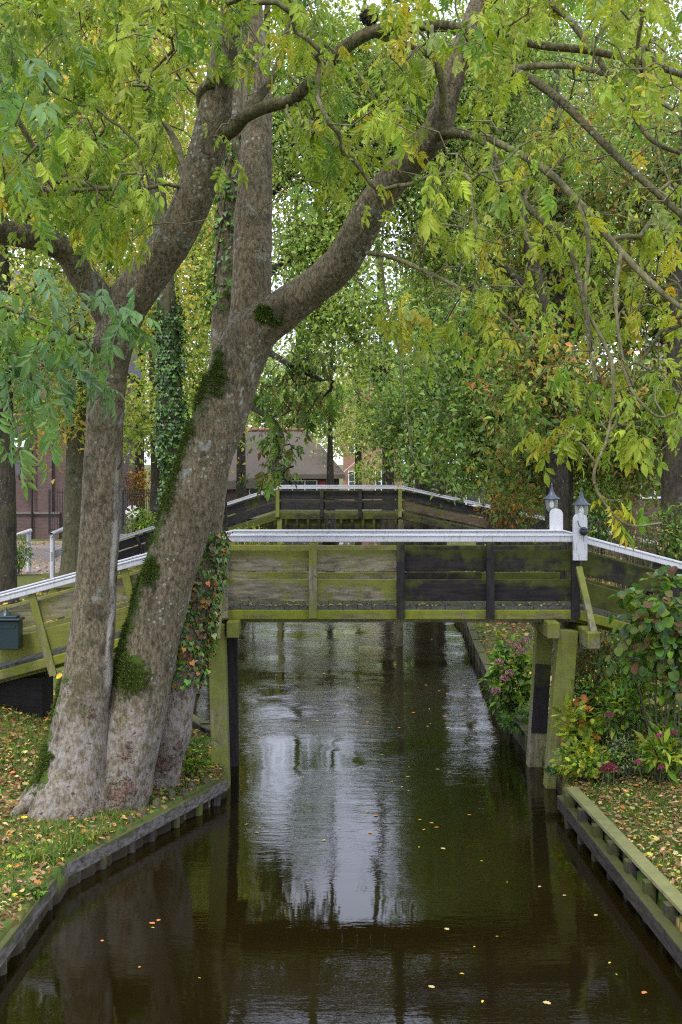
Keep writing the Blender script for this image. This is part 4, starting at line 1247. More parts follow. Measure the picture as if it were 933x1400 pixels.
for px, Y, lab, cr, n, per in (
    (452, 70, 'tall thin-crowned tree left of the canal beyond the distant bridge', [CR(440, 550, 70, 40, 34), CR(425, 400, 70, 17, 140, w=3500)], 90, 30),
    (560, 78, 'tall airy tree right of the canal beyond the distant bridge', [CR(570, 560, 78, 45, 34), CR(560, 420, 78, 10, 100, w=900)], 100, 30),
    (520, 140, 'faint far-off tree closing the view above the orange brick house', [CR(520, 540, 140, 60, 50)], 110, 30),
    (330, 114, 'tall tree rising behind the thatched roof', [CR(330, 520, 114, 50, 60), CR(315, 360, 114, 40, 110), CR(305, 180, 114, 50, 110)], 200, 40),
    (670, 70, 'tall green tree behind the shaggy dark tree', [CR(720, 470, 70, 60, 80), CR(740, 260, 70, 60, 110), CR(730, 80, 70, 80, 110)], 220, 40),
    (930, 75, 'high green crown above the pinkish thatched roof', [CR(930, 300, 75, 90, 90), CR(900, 120, 75, 110, 110), CR(820, 60, 75, 90, 90)], 260, 40)):
    b_, tr = gtrunk(px, Y, .3, [(px, 560, Y, .10 / Y * F), (px + 4, 400, Y, .08 / Y * F), (px + 2, 200, Y, .09 / Y * F), (px + 6, 40, Y, .05 / Y * F)])
    make_tree(lab, b_, tr, cr, dict(green=3, mid=2, yg=2.5, lime=1, pale=1.2, olive=1), n, per, .0045 * Y, M_dbark, spread=.011 * Y, rtip=.014)

b_, tr = gtrunk(198, 22.5, .24, [(214, 790, 22.5, 13), (250, 660, 22.5, 12), (288, 540, 22.6, 11), (325, 420, 22.8, 9), (352, 300, 23, 8), (362, 140, 23, 6), (366, 0, 23, 4)])
make_tree('tree with fine pale green foliage half hidden behind the leaning trunk', b_, tr, [CR(440, 330, 23, 70, 70), CR(400, 180, 23, 80, 90), CR(470, 90, 23, 80, 80), CR(500, 240, 23.5, 60, 80), CR(430, 430, 22.5, 50, 40), CR(490, 430, 22.5, 50, 60, w=2200)], dict(green=3, yg=3, lime=2, mid=1.5, pale=1), 620, 60, .105, M_dbark, spread=.32,
          limbs=[TR([(330, 400, 22.8, 6), (400, 350, 23, 5), (460, 310, 23.2, 3)]), TR([(354, 280, 23, 6), (420, 220, 23.2, 5), (490, 180, 23.4, 3)])], rtip=.008)
b_, tr = gtrunk(766, 24, .26, [(764, 640, 24, 13), (758, 520, 24, 12), (744, 420, 24, 10), (715, 300, 24, 8), (690, 150, 24, 6), (676, 0, 24, 4)])
make_tree('leaning tree with airy pale foliage arching over the canal from the right', b_, tr, [CR(600, 330, 24, 70, 70), CR(650, 200, 24, 80, 90), CR(580, 120, 24, 80, 80), CR(560, 230, 24, 60, 80), CR(690, 80, 24, 90, 80)], dict(green=3, yg=3, lime=2, mid=1.5, pale=1, teal=1), 600, 60, .105, M_dbark, spread=.33,
          limbs=[TR([(742, 410, 24, 6), (680, 360, 24, 5), (610, 320, 24, 3)]), TR([(714, 300, 24, 6), (660, 230, 24, 5), (570, 190, 24, 3)])], rtip=.008)

for px, Y in ((230, 150), (300, 165), (365, 150), (430, 170), (500, 175), (575, 160), (640, 150), (705, 165)):
    b_, tr = gtrunk(px, Y, .3, [(px, 600, Y, 3), (px + 2, 560, Y, 2.4), (px + 3, 530, Y, 1.5)])
    make_tree('far-off pale tree in the row closing the view behind the houses', b_, tr, [CR(px, 575, Y, 52, 42), CR(px + 18, 540, Y, 36, 28)], dict(pale=2, yg=2, green=2, olive=1, straw=.7), 90, 40, .6, M_dbark, group='far trees behind the houses', spread=1.3, rtip=.02)

# near bough of an ash whose trunk stands left of the picture
tb = thing('ash_tree', 'ash with blue-green leaves reaching in from the left edge close to the camera', 'tree', (-4.6, 5.6, .5))
m = MB(); st, *_ = tree_limb(m, [[-4.6, 5.6, .2, .3], [-4.6, 5.6, 1.2, .2], [-4.5, 5.7, 3, .17], [-4.3, 5.8, 5, .15], [-4.1, 5.9, 7.5, .11]], 20, None, .06, .3); m.build('trunk', M_ash, tb, smooth=True)
sk = Skeleton()
for l in ([[-4.3, 5.8, 5.0, .07], [-3.4, 6.2, 5.55, .045], [-2.3, 6.6, 5.45, .022], [-1.75, 6.8, 5.25, .012], [-1.45, 6.9, 5.1, .006]],
          [[-4.25, 5.8, 5.4, .06], [-3.2, 6.0, 6.2, .04], [-2.2, 6.3, 6.3, .02], [-1.85, 6.4, 6.15, .009]],
          [[-4.3, 5.8, 5.0, .05], [-3.2, 6.3, 5.1, .03], [-2.3, 6.6, 4.95, .015], [-1.6, 6.7, 4.95, .007]]):
    m = MB(); q_, *_ = tree_limb(m, l, 9, None, .06, 0, .05); m.build('limb', M_twig, tb, smooth=True); sk.limb(q_[8:, :3], .12)
pts = []
for px, py, Y in ((40, 470, 6.4), (80, 455, 6.6), (110, 440, 6.7), (130, 425, 6.8), (150, 410, 6.9), (60, 500, 6.5), (100, 490, 6.6), (20, 520, 6.3), (50, 540, 6.4), (95, 400, 6.6), (10, 480, 6.3), (165, 445, 6.9), (70, 430, 6.6), (120, 470, 6.8), (0, 450, 6.3), (30, 430, 6.4), (85, 520, 6.6), (150, 470, 6.9), (5, 560, 6.2), (60, 560, 6.4), (130, 500, 6.8), (40, 400, 6.4), (0, 420, 6.3), (110, 520, 6.7), (20, 585, 6.2), (175, 425, 7.0), (45, 505, 6.4)):
    pts.append(P(px, py, Y))
for k in range(8): pts.append(P(rng.uniform(-40, 40), rng.uniform(40, 260), rng.uniform(5.8, 6.6)))
ends = sk.grow(np.array(pts), .08, .15, .2)
m = MB(); sk.emit(m, .0028, .01); m.build('twigs', M_twig, tb, smooth=True)
cen = np.array([sk.p[e] for e, _ in ends]); td = nrm(np.array([sk.p[e] - sk.p[sk.par[e]] for e, _ in ends]))
m = MB(); put_leaves(m, cen, td, 4.0, .235, dict(blue=4, teal=1, green=2.2), .07, .8); m.build('foliage', M_leaf, tb)

# ---------------------------------------------------------------- shrubs and plants
def shrub(name, label, px, py, Y, rx, ry, n, size, pal, T, cat='shrub', mat=None, group=None, depth=None, flowers=(), stems=14, upright=.0, hang=.2, fcol=('pale',), fr=.09):
    c_ = P(px, py, Y); s_ = Y / F
    b0 = np.array([c_[0], Y, 0.]); b0[2] = max(float(land(np.array([b0[0]]), np.array([Y]))[0][0]), .1)
    t_ = thing(name, label, cat, b0, group)
    rad = np.array([rx * s_, depth or rx * s_ * .8, ry * s_])
    q = nrm(rng.normal(0, 1, (n, 3))) * (rng.uniform(0, 1, (n, 1)) ** .4)
    q = q * (1 + .35 * vnoise(q * 2.6 + px)[:, None])
    pos = c_ + q * rad
    pos[:, 2] = np.maximum(pos[:, 2], b0[2] + .02)
    d = q * .8 + rng.normal(0, .5, (n, 3)) + [0, 0, upright - hang]
    up = q * .5 + rng.normal(0, .35, (n, 3)) + [0, 0, 1]
    mb = MB(); scatter(mb, T, pos, d, up, size * rng.uniform(.55, 1.2, n), tint(n, pal, .25)); mb.build('leaves', mat or M_leaf, t_)
    st_ = MB()
    for _ in range(stems):
        e = pos[rng.integers(0, n)]
        mid = (b0 + e) / 2 + rng.normal(0, .12, 3) * rad
        pp = spline(np.array([[*(b0 + rng.normal(0, .06, 3) * [1, 1, 0]), .012], [*mid, .009], [*e, .004]]), .12)
        tube(st_, pp[:, :3], pp[:, 3], 5)
    st_.build('stems', M_gbark, t_, smooth=True)
    for fx, fy, fY in flowers:
        fc = P(fx, fy, fY); k = 150
        u = nrm(rng.normal(0, 1, (k, 3))); u[:, 2] = np.abs(u[:, 2]) * .9 - .25
        fm = MB()
        cols = np.array(fcol[0]) * np.exp(rng.normal(0, .3, (k, 1)))
        scatter(fm, T_round(1.0, 6), fc + u * fr * rng.uniform(.75, 1, (k, 1)), u + rng.normal(0, .6, (k, 3)), u, rng.uniform(.25, .42, k) * fr, np.clip(cols, 0, .8))
        pp = np.array([fc + [0, 0, -.02], fc + [rng.normal(0, .04), rng.normal(0, .04), -.3]])
        tube(fm, pp, [.006, .006], 5, col=(.1, .14, .04))
        fm.build('flower_head', M_petal, t_)
    return t_


LN, RD, LB = T_leaflet(.42, .08, .15), T_round(), T_lobed()
shrub('hydrangea', 'hydrangea with faded pink flower heads overhanging the canal behind right bridge legs', 702, 932, 20.3, 36, 60, 900, .15, dict(green=4, mid=3, yg=1.5, dark=1), T_leaflet(.62, .07, .15), mat=M_leaf,
      flowers=((718, 876, 20), (706, 884, 19.9), (683, 905, 19.9), (690, 928, 19.8), (697, 920, 19.8), (678, 945, 19.9), (712, 890, 19.8), (735, 872, 20.1)), fcol=((.30, .15, .175),), fr=.07)
shrub('bush', 'low dark green bush at the waterline below the hydrangea', 715, 1000, 19.4, 30, 36, 450, .11, dict(mid=3, dark=2, teal=2, green=1), LN)
shrub('bush', 'dark evergreen bush filling the space below the right ramp', 850, 935, 18.9, 85, 75, 2400, .12, dict(dark=4, mid=2, brown=1.3, olive=1), LN)
shrub('bush', 'reddish-brown dying foliage behind the right bridge leg', 805, 905, 18.6, 45, 60, 700, .10, dict(brown=3, olive=2, dark=2, orange=.6), LN)
shrub('hazel_bush', 'bush with large round grey-green leaves hanging over right ramp', 908, 862, 15.9, 68, 80, 760, .138, dict(blue=1.2, green=3, mid=2, olive=2.2, brown=.5), RD, mat=M_leaf, stems=9, hang=.7, flowers=())
shrub('hazel_bush', 'trailing round leaves low at the right edge beside the flowers', 925, 900, 15.7, 30, 60, 110, .14, dict(blue=1, olive=2, green=2, brown=.6), RD, stems=4, hang=.7)
shrub('laurel_bush', 'glossy yellow-speckled laurel on the right bank', 858, 965, 16.3, 34, 52, 420, .16, dict(green=4, yg=2, mid=2, lime=.6), T_leaflet(.42, .06, .2), mat=M_gloss, upright=.4)
shrub('perennial', 'yellowing heuchera with broad lobed leaves at foot of right bridge leg', 793, 995, 16.4, 30, 34, 260, .13, dict(yg=3, lime=2, orange=.8, green=1.5), LB, 'plant')
shrub('perennial', 'bright yellow-green cranesbill clump by the bank cap plank', 800, 1040, 16.0, 42, 24, 600, .09, dict(lime=3, yg=3, green=2, yellow=.5), LB, 'plant')
shrub('bush', 'dense mixed green shrub between the right bridge leg and the laurel', 818, 965, 17.0, 44, 56, 1300, .10, dict(mid=3, green=3, olive=2, yg=1, dark=1.5, brown=.5), LN)
shrub('sedum', 'stonecrop with dull red flower head in front of the cranesbill', 832, 1045, 15.8, 22, 18, 130, .08, dict(blue=2, green=2), LN, 'plant', flowers=((833, 1048, 15.6), (826, 1052, 15.65), (840, 1052, 15.6)), fcol=((.22, .035, .06),), fr=.06)
shrub('perennial', 'silvery small-leaved plant in middle of the flower bed', 856, 1030, 16.0, 26, 24, 500, .06, dict(pale=3, blue=1.5, teal=1), LN, 'plant')
shrub('sedum', 'bright green stonecrop with pink flower heads by the lawn', 903, 1030, 15.7, 30, 26, 190, .19, dict(lime=2, green=3, yg=2), T_leaflet(.34, .07, .3), 'plant', flowers=((902, 1006, 15.6), (873, 1042, 15.5), (904, 1050, 15.5), (921, 1002, 15.7)), fcol=((.34, .06, .14),), fr=.042, upright=.4)
shrub('sedum', 'single magenta flower among the laurel leaves', 836, 985, 16.2, 14, 20, 60, .1, dict(green=2, mid=2), LN, 'plant', flowers=((833, 977, 16.0),), fcol=((.30, .05, .13),), fr=.05)
shrub('bush', 'bright broad-leaved bush at the right edge below round leaves', 925, 985, 16.2, 24, 36, 150, .17, dict(green=3, mid=2, yg=1), T_leaflet(.5, .07, .2), mat=M_gloss)
shrub('ground_ivy', 'trailing ivy over the canal edge at the foot of right leg', 765, 1078, 16.6, 26, 14, 240, .07, dict(dark=2, mid=3, teal=1), T_ivy(), 'plant', mat=M_gloss)
shrub('dry_stalk_shrub', 'dry reddish-brown stalks right of the nearer lantern', 868, 730, 22, 42, 40, 500, .07, dict(brown=3, tan=2, olive=2), LN, stems=110)
shrub('bush', 'orange-tinged shrub left of the two lanterns', 700, 690, 31, 46, 34, 1300, .12, dict(orange=2.5, brown=2, olive=3, green=2), LN, stems=30)
shrub('bush', 'green shrub between the lanterns and the dry stalks', 815, 705, 24, 36, 50, 1200, .11, dict(green=3, mid=3, yg=1, dark=1), LN)
shrub('bush', 'green shrub behind the white rail at right edge', 915, 735, 23, 44, 40, 1300, .11, dict(green=3, mid=2, olive=2, dark=1), LN)
shrub('bush', 'mixed green and rust hedge behind the two lanterns', 775, 660, 33, 110, 50, 3400, .14, dict(olive=3, green=3, mid=2, brown=1, orange=1), LN, stems=20)
shrub('bush', 'grey-green hedge under the far trunks right of the distant bridge', 640, 655, 62, 46, 26, 1200, .2, dict(olive=2, pale=1.5, green=2), LN, stems=10)
shrub('bush', 'small garden bush before the orange brick house', 505, 645, 88, 26, 18, 700, .26, dict(green=2, pale=2, yg=2), LN, stems=8)
shrub('bush', 'garden hedge right of the far slender trunk', 560, 645, 80, 30, 18, 700, .25, dict(green=2, pale=1, olive=2), LN, stems=8)
shrub('bush', 'yellow-green undergrowth at the foot of the gate between front stems', 195, 715, 46, 22, 22, 500, .15, dict(yg=2, green=3, lime=1), LN, stems=8)
shrub('bush', 'copper hedge behind the iron gate', 190, 665, 66, 26, 30, 900, .2, dict(orange=2, gold=1.5, brown=2, yg=1), LN, stems=8)
shrub('bush', 'green bush beside the white railing on the far left path', 28, 755, 40, 16, 22, 400, .13, dict(green=3, mid=2), LN, stems=8)
shrub('bush', 'bright weeds along the far left bank under the distant bridge ramp', 345, 735, 36, 40, 16, 500, .13, dict(green=3, yg=2, orange=.6), LN, stems=8)
shrub('perennial', 'dark green leafy weeds between the front stems and bank board', 182, 1088, 14.9, 22, 22, 170, .10, dict(mid=3, green=3, dark=1), LB, 'plant')
shrub('perennial', 'small yellow-green weeds beside the third stem', 262, 1040, 16.2, 22, 18, 170, .09, dict(yg=2, green=3, olive=1), LB, 'plant')
shrub('perennial', 'pale broad-leaved weeds on the near left corner of the bank', 20, 1185, 12.9, 34, 26, 150, .10, dict(yg=2, green=3, lime=1), LN, 'plant')
shrub('perennial', 'nettle clump at left frame edge above bank board', 40, 1235, 11.9, 26, 22, 170, .06, dict(mid=3, green=3), LB, 'plant')

# fern
fc = P(266, 1022, 16.3)
ft = thing('fern', 'fern with arching fronds beside the left bridge leg', 'fern', fc)
for k in range(9):
    a = k * .7 + rng.uniform(-.2, .2); l_ = rng.uniform(.3, .45)
    tt = np.linspace(0, 1, 16)
    rx_ = fc + np.stack([np.cos(a) * tt * l_, np.sin(a) * tt * l_, .32 * tt - .30 * tt ** 2.2], 1)
    m = MB(); tube(m, rx_, np.linspace(.005, .002, 16), 4, col=(.09, .13, .03))
    tang = nrm(np.gradient(rx_, axis=0))
    side = nrm(np.cross(tang, [0, 0, 1]))
    for s_ in (-1, 1):
        scatter(m, T_leaflet(.3, .04, .1), rx_[2:], side[2:] * s_ + tang[2:] * .5, np.tile([0, 0, 1.], (14, 1)), .13 * (1 - tt[2:] * .75), tint(14, dict(green=2, mid=2), .15))
    m.build('frond', M_leaf, ft)

# ---------------------------------------------------------------- grass, fallen leaves
def blades(n, x0, x1, y0, y1, hmin, hmax, keep=None):
    x = rng.uniform(x0, x1, n); y = rng.uniform(y0, y1, n)
    z, d = land(x, y)
    k = d > .06
    if keep is not None: k &= keep(x, y, d)
    x, y, z = x[k], y[k], z[k]; n = len(x)
    h = rng.uniform(hmin, hmax, n); a = rng.uniform(0, 2 * np.pi, n)
    w = .006
    lean = rng.normal(0, .45, (n, 2)) * h[:, None]
    b = np.stack([x, y, z - .01], 1); o = np.stack([np.cos(a) * w, np.sin(a) * w, 0 * a], 1)
    mid = b + np.c_[lean * .35, h * .6]; tip = b + np.c_[lean, h * .95]
    V = np.stack([b - o, b + o, mid + o * .7, mid - o * .7, tip], 1).reshape(-1, 3)
    f4 = np.array([[0, 1, 2, 3]]) ; i5 = (np.arange(n) * 5)[:, None]
    mb = MB(); col = np.repeat(tint(n, dict(green=3, yg=.8, mid=4, olive=2, straw=.8), .3), 5, 0)
    mb.add(V, i5 + f4, col=col)
    mb.loops.append((i5 + np.array([[3, 2, 4]])).ravel()); mb.cnt.append(np.full(n, 3))
    return mb


def patchy(x, y, d):
    q = np.stack([x * 1.1, y * 1.1, 0 * x], 1)
    return vnoise(q) + .5 * vnoise(q * 3) + rng.normal(0, .25, len(x)) > -.1


mb = blades(60000, -6.5, -1.6, 9.5, 19, .03, .09, patchy)
tag(mb.build('grass', M_leaf), 'short patchy grass on the left bank around the big tree', 'grass', kind='stuff')
mb = blades(60000, 2.9, 6.2, 9.5, 16.2, .025, .07, patchy)
tag(mb.build('grass', M_leaf), 'mown grass of the lawn at lower right', 'grass', kind='stuff')
mb = blades(5200, -3.4, -2.1, 12.7, 14.6, .07, .19, lambda x, y, d: (d < .42) & (y < 13.9 + .3 * np.sin(x * 5)))
tag(mb.build('grass', M_leaf), 'long overhanging grass tuft on the bank edge before the front stem', 'grass', kind='stuff')


def litter(n, x0, x1, y0, y1, size, keep=None, pal=None):
    x = rng.uniform(x0, x1, n); y = rng.uniform(y0, y1, n); z, d = land(x, y)
    k = d > .05
    if keep is not None: k &= keep(x, y, d)
    x, y, z = x[k], y[k], z[k]; n = len(x)
    a = rng.uniform(0, 6.28, n)
    dd = np.stack([np.cos(a), np.sin(a), rng.normal(0, .25, n)], 1)
    up = rng.normal(0, .35, (n, 3)) + [0, 0, 1]
    mb = MB(); pal = pal or dict(tan=3, brown=4.5, straw=1.8, gold=.4, orange=.7, yellow=.2, olive=1, lime=.3)
    c_ = tint(n, pal, .25); k = rng.uniform(0, 1, n) < .55
    pos = np.stack([x, y, z + rng.uniform(.015, .05, n)], 1)
    for T_, kk in ((T_leaflet(.4, .12, .2), k), (T_lobed(), ~k)):
        scatter(mb, T_, pos[kk], dd[kk], up[kk], size * rng.uniform(.6, 1.25, kk.sum()), c_[kk])
    return mb


tag(litter(24000, -7, -1.6, 9.5, 19, .068, lambda x, y, d: vnoise(np.stack([x * .9, y * .9, 0 * x + 4], 1)) + .5 * (d < .2) + rng.normal(0, .4, len(x)) > -.25).build('fallen_leaves', M_litter), 'brown and yellow leaves fallen over the left bank', 'fallen leaves', kind='stuff')
tag(litter(11000, 2.9, 6.5, 9.5, 16.2, .062, lambda x, y, d: vnoise(np.stack([x * .8, y * .8, 0 * x + 9], 1)) + rng.normal(0, .35, len(x)) > -.2).build('fallen_leaves', M_litter), 'tan and yellow leaves scattered across the right lawn', 'fallen leaves', kind='stuff')
tag(litter(14000, 2.9, 16, 18.3, 48, .12).build('fallen_leaves', M_litter), 'carpet of brown leaves on the right bank beyond the footbridge', 'fallen leaves', kind='stuff')
tag(litter(9000, -18, -3.2, 19, 58, .13, None, dict(yellow=2, gold=2, straw=2, tan=2, orange=1)).build('fallen_leaves', M_litter), 'yellow leaves scattered over the far left path and bank', 'fallen leaves', kind='stuff')
# leaves on the bridge deck
n = 260; x = rng.uniform(-1.5, 3.1, n); y = np.where(rng.uniform(0, 1, n) < .7, 17.1 + np.abs(rng.normal(0, .12, n)), rng.uniform(17.1, 18.1, n)); a = rng.uniform(0, 6.28, n)
mb = MB(); scatter(mb, T_leaflet(.4, .1, .1), np.stack([x, y, np.full(n, 2.462)], 1), np.stack([np.cos(a), np.sin(a), 0 * a], 1), rng.normal(0, .15, (n, 3)) + [0, 0, 1], rng.uniform(.04, .09, n), tint(n, dict(tan=2, straw=2, brown=2, lime=.7)))
tag(mb.build('fallen_leaves', M_litter), 'small dry leaves lying on the deck of the mossy footbridge', 'fallen leaves', kind='stuff')

# floating leaves: each its own object
protos = []
for k, pal in enumerate((dict(yellow=1), dict(orange=1), dict(straw=1), dict(lime=1), dict(tan=1))):
    T_ = T_lobed() if k in (1, 2) else T_leaflet(.45, .06, .05)
    mb = MB(); scatter(mb, T_, np.array([[0, -.5 * .1, 0.]]), np.array([[0, 1., 0]]), np.array([[0, 0, 1.]]), np.array([.1]), tint(1, pal, .1))
    o = mb.build('floating_leaf', M_litter); protos.append(o)
spots = [(208, 1262, 1, 1.3), (217, 1258, 1, 1.1), (209, 1268, 3, .9), (140, 1286, 1, .9), (191, 1322, 1, .7), (273, 1337, 3, .6), (590, 1125, 0, 1.0), (597, 1131, 1, .9), (580, 1134, 0, .8), (642, 1114, 1, .8),
         (573, 1158, 3, .8), (606, 1160, 2, 1.3), (659, 1177, 0, .7), (738, 1212, 2, .9), (772, 1224, 2, .8), (815, 1251, 2, 1.0), (870, 1239, 1, 1.0), (611, 1270, 2, 1.2), (649, 1294, 0, .8), (632, 1331, 0, .9),
         (590, 1349, 2, 1.3), (660, 1369, 0, 1.0), (748, 1371, 2, 1.5), (834, 1316, 0, 1.0), (881, 1357, 1, 1.2), (843, 1332, 3, .6), (694, 1206, 0, .6), (680, 1280, 0, .6)]
for _ in range(46):
    spots.append((rng.uniform(330, 680), rng.uniform(870, 1150), int(rng.integers(0, 5)), rng.uniform(.7, 1.2)))
for _ in range(16):
    spots.append((rng.uniform(560, 650), rng.uniform(930, 1010), int(rng.integers(0, 5)), rng.uniform(.8, 1.3)))
first = set()
for px, py, k, s in spots:
    w = G(px, py, .006)
    if not (xL(w[1]) + .2 < w[0] < xR(w[1]) - .2): continue
    if k in first:
        o = protos[k].copy(); COL.objects.link(o)
    else:
        o = protos[k]; first.add(k)
    o.location = w; o.rotation_euler = (0, 0, random.uniform(0, 6.28)); s *= .62 if py < 1150 else .5; o.scale = (s, s, s)
    tag(o, 'fallen leaf floating on the dark canal water', 'leaf', 'leaves floating on the canal')
for k in range(5):
    if k not in first: bpy.data.objects.remove(protos[k])

# bird's nest of twigs
c = P(505, 24, 12.8)
m = MB()
for _ in range(160):
    q = nrm(rng.normal(0, 1, 3)) * [.075, .075, .055]; d = nrm(np.cross(q, rng.normal(0, 1, 3))) * rng.uniform(.04, .09)
    tube(m, np.array([c + q - d, c + q * 1.1, c + q + d]), [.0035, .004, .003], 4)
tag(m.build('bird_nest', M_dbark, origin=c), 'dark ball-shaped twig nest on the high branch', 'nest')

# ---------------------------------------------------------------- far left: railings, brick building, fence
def railing(label, p0, p1, h, sticks):
    t_ = thing('white_railing', label, 'railing', p0, 'white railings of the small plank bridge')
    p0 = np.array(p0); p1 = np.array(p1)
    m_ = MB(); tube(m_, [p0 + [0, 0, h], p1 + [0, 0, h]], [.07, .07], 12); m_.build('top_rail', M_white, t_, smooth=True)
    m_ = MB(); beam(m_, p0 + [0, 0, h * .38], p1 + [0, 0, h * .38], .04, .26); m_.build('board', M_white, t_, bevel=.01)
    for q in sticks:
        c_ = p0 + (p1 - p0) * q
        m_ = MB(); tube(m_, [c_ + [0, 0, -.3], c_ + [0, 0, h - .02]], [.08, .075], 12); m_.build('post', M_white, t_, smooth=True)


railing('white railing nearer to the left edge of the small plank bridge', P(-40, 800, 38), P(42, 768, 42), 1.05, (.05, .55, .97))
railing('white railing partly hidden by the lichen-spotted tree', P(70, 778, 39), P(128, 748, 43), 1.08, (.03, .97))
slab('plank_path', [(-9.9, 34.5), (-7.6, 37), (-9.0, 41.5), (-11.4, 40)], .06, M_wbx, 'brown plank deck between the white railings', 'path')

bb = thing('brick_building', 'tall dark red brick building at the far left', 'building', (-16, 63, .6))
m = MB(); box(m, (-34, 61.5, .3), (-12.6, 76, 9.5)); m.build('wall', M_brick, bb)
m = MB(); box(m, (-34.1, 61.3, .3), (-13.9, 61.495, 1.85)); m.build('plinth', M_brick, bb)
m = MB(); box(m, (-34.12, 61.2, 1.853), (-13.85, 61.497, 1.95)); m.build('plinth_cap', M_rock, bb)
for x in (-14.6, -18.2, -22):
    m = MB(); box(m, (x - .35, 61.25, 1.955), (x + .35, 61.498, 8)); m.build('buttress', M_brick, bb)
m = MB(); q = np.array([(-34.4, 61.1, 9.5), (-12.2, 61.1, 9.5), (-12.2, 76.4, 9.5), (-34.4, 76.4, 9.5), (-34.4, 68.7, 15), (-12.2, 68.7, 15)])
m.add(q, [[0, 1, 5, 4], [2, 3, 4, 5]]); m.add(q, [[1, 2, 5], [3, 0, 4]]); m.add(q, [[3, 2, 1, 0]]); m.build('roof', M_slate, bb)
m = MB(); box(m, (-12.598, 64, 2.2), (-12.55, 65.2, 4.6)); m.build('window', M_pane, bb)
m = MB(); tube(m, [(-15.2, 61.15, .6), (-15.2, 61.15, 8)], [.05, .05], 8); m.build('drain_pipe', M_iron, bb)

sg = thing('sign', 'small white sign with red border on the brick building', 'sign', (-15.9, 61.2, 5.3))
m = MB(); box(m, (-16.4, 61.17, 5.15), (-15.35, 61.245, 5.6)); m.build('board', M_wframe, sg)
m = MB(); v = [(-15.62, 61.165, 5.17), (-15.42, 61.165, 5.375), (-15.62, 61.165, 5.58), (-15.54, 61.165, 5.58), (-15.34, 61.165, 5.375), (-15.54, 61.165, 5.17)]
m.add(v, [[0, 1, 4, 5], [1, 2, 3, 4]]); m.build('chevron', M_red, sg)
wl = thing('wall_lamp', 'grey lantern on a bracket against the brick building', 'lamp', (-15.75, 60.9, 4.2))
lathe(MB(), [(.03, .9), (.25, .75), (.28, .7)], (-15.75, 60.8, 3.7), 6).build('lamp_cap', M_iron, wl)
lathe(MB(), [(.25, .7), (.14, .1), (.0, .08)], (-15.75, 60.8, 3.7), 6).build('lamp_shade', M_slate, wl)
m = MB(); tube(m, [(-15.75, 60.8, 3.75), (-15.75, 60.9, 3.55), (-15.75, 61.24, 3.6)], [.03, .03, .03], 6); m.build('bracket', M_iron, wl)


def iron_fence(label, p0, p1, h, n):
    t_ = thing('iron_fence', label, 'fence', p0)
    p0 = np.array(p0); p1 = np.array(p1)
    for z in (.15, h - .2):
        m_ = MB(); beam(m_, p0 + [0, 0, z], p1 + [0, 0, z], .03, .05); m_.build('rail', M_iron, t_)
    for q in range(n + 1):
        c_ = p0 + (p1 - p0) * q / n; r_ = .05 if q in (0, n) else .016
        m_ = MB(); tube(m_, [c_ + [0, 0, -.1], c_ + [0, 0, h - .03], c_ + [0, 0, h + .06]], [r_, r_, .004], 6); m_.build('post' if q in (0, n) else 'bar', M_iron, t_)


iron_fence('black iron fence joining the corner of the brick building', P(68, 728, 59.5), P(128, 728, 59.5), 2.1, 17)
iron_fence('black iron gate with pointed bars between the two front stems', P(168, 722, 59), P(207, 722, 59), 1.85, 12)
c = P(181, 700, 58.9)
m = MB()
for k in range(6):
    a = k * math.pi / 3
    e = c + np.array([math.cos(a), 0, math.sin(a)]) * .33
    beam(m, c, e, .05, .05)
    for s in (-1, 1):
        f0 = c + (e - c) * .6
        beam(m, f0, f0 + np.array([math.cos(a + s * .7), 0, math.sin(a + s * .7)]) * .14, .04, .04)
tag(m.build('snowflake_ornament', M_wframe, origin=c), 'white star-shaped ornament hanging on the iron gate', 'ornament')
m = MB(); box(m, (-11.2, 57.8, .4), (-8.6, 58.2, 1.05)); tag(m.build('kerb_wall', M_rock, bevel=.03), 'low stone wall at the foot of the iron gate', 'wall')

# green post
c = base_of(303, 35)
t = thing('signpost', 'thin dark green post beside the left ramp of the distant bridge', 'post', c)
m = MB(); tube(m, [c, c + [0, 0, 3.6]], [.05, .05], 10); m.build('pole', M_green, t, smooth=True)
lathe(MB(), [(.056, 3.6), (.06, 3.63), (.03, 3.68), (0, 3.69)], c, 10).build('pole_cap', M_green, t, smooth=True)
lathe(MB(), [(.052, 2.35), (.056, 2.36), (.056, 2.40), (.052, 2.41)], c, 10).build('white_band', M_wframe, t, smooth=True)
c = G(545, 800, 0); c = np.array([(546 - CX) / F * 30, 30, 0])
m = MB(); tube(m, [c + [0, 0, -.6], c + [.04, 0, 2.9], c + [.04, 0, 3.0]], [.08, .07, .05], 10, .05)
tag(m.build('mooring_pole', M_gbark, origin=c, smooth=True), 'weathered mooring pole standing in the canal between the two bridges', 'pole')

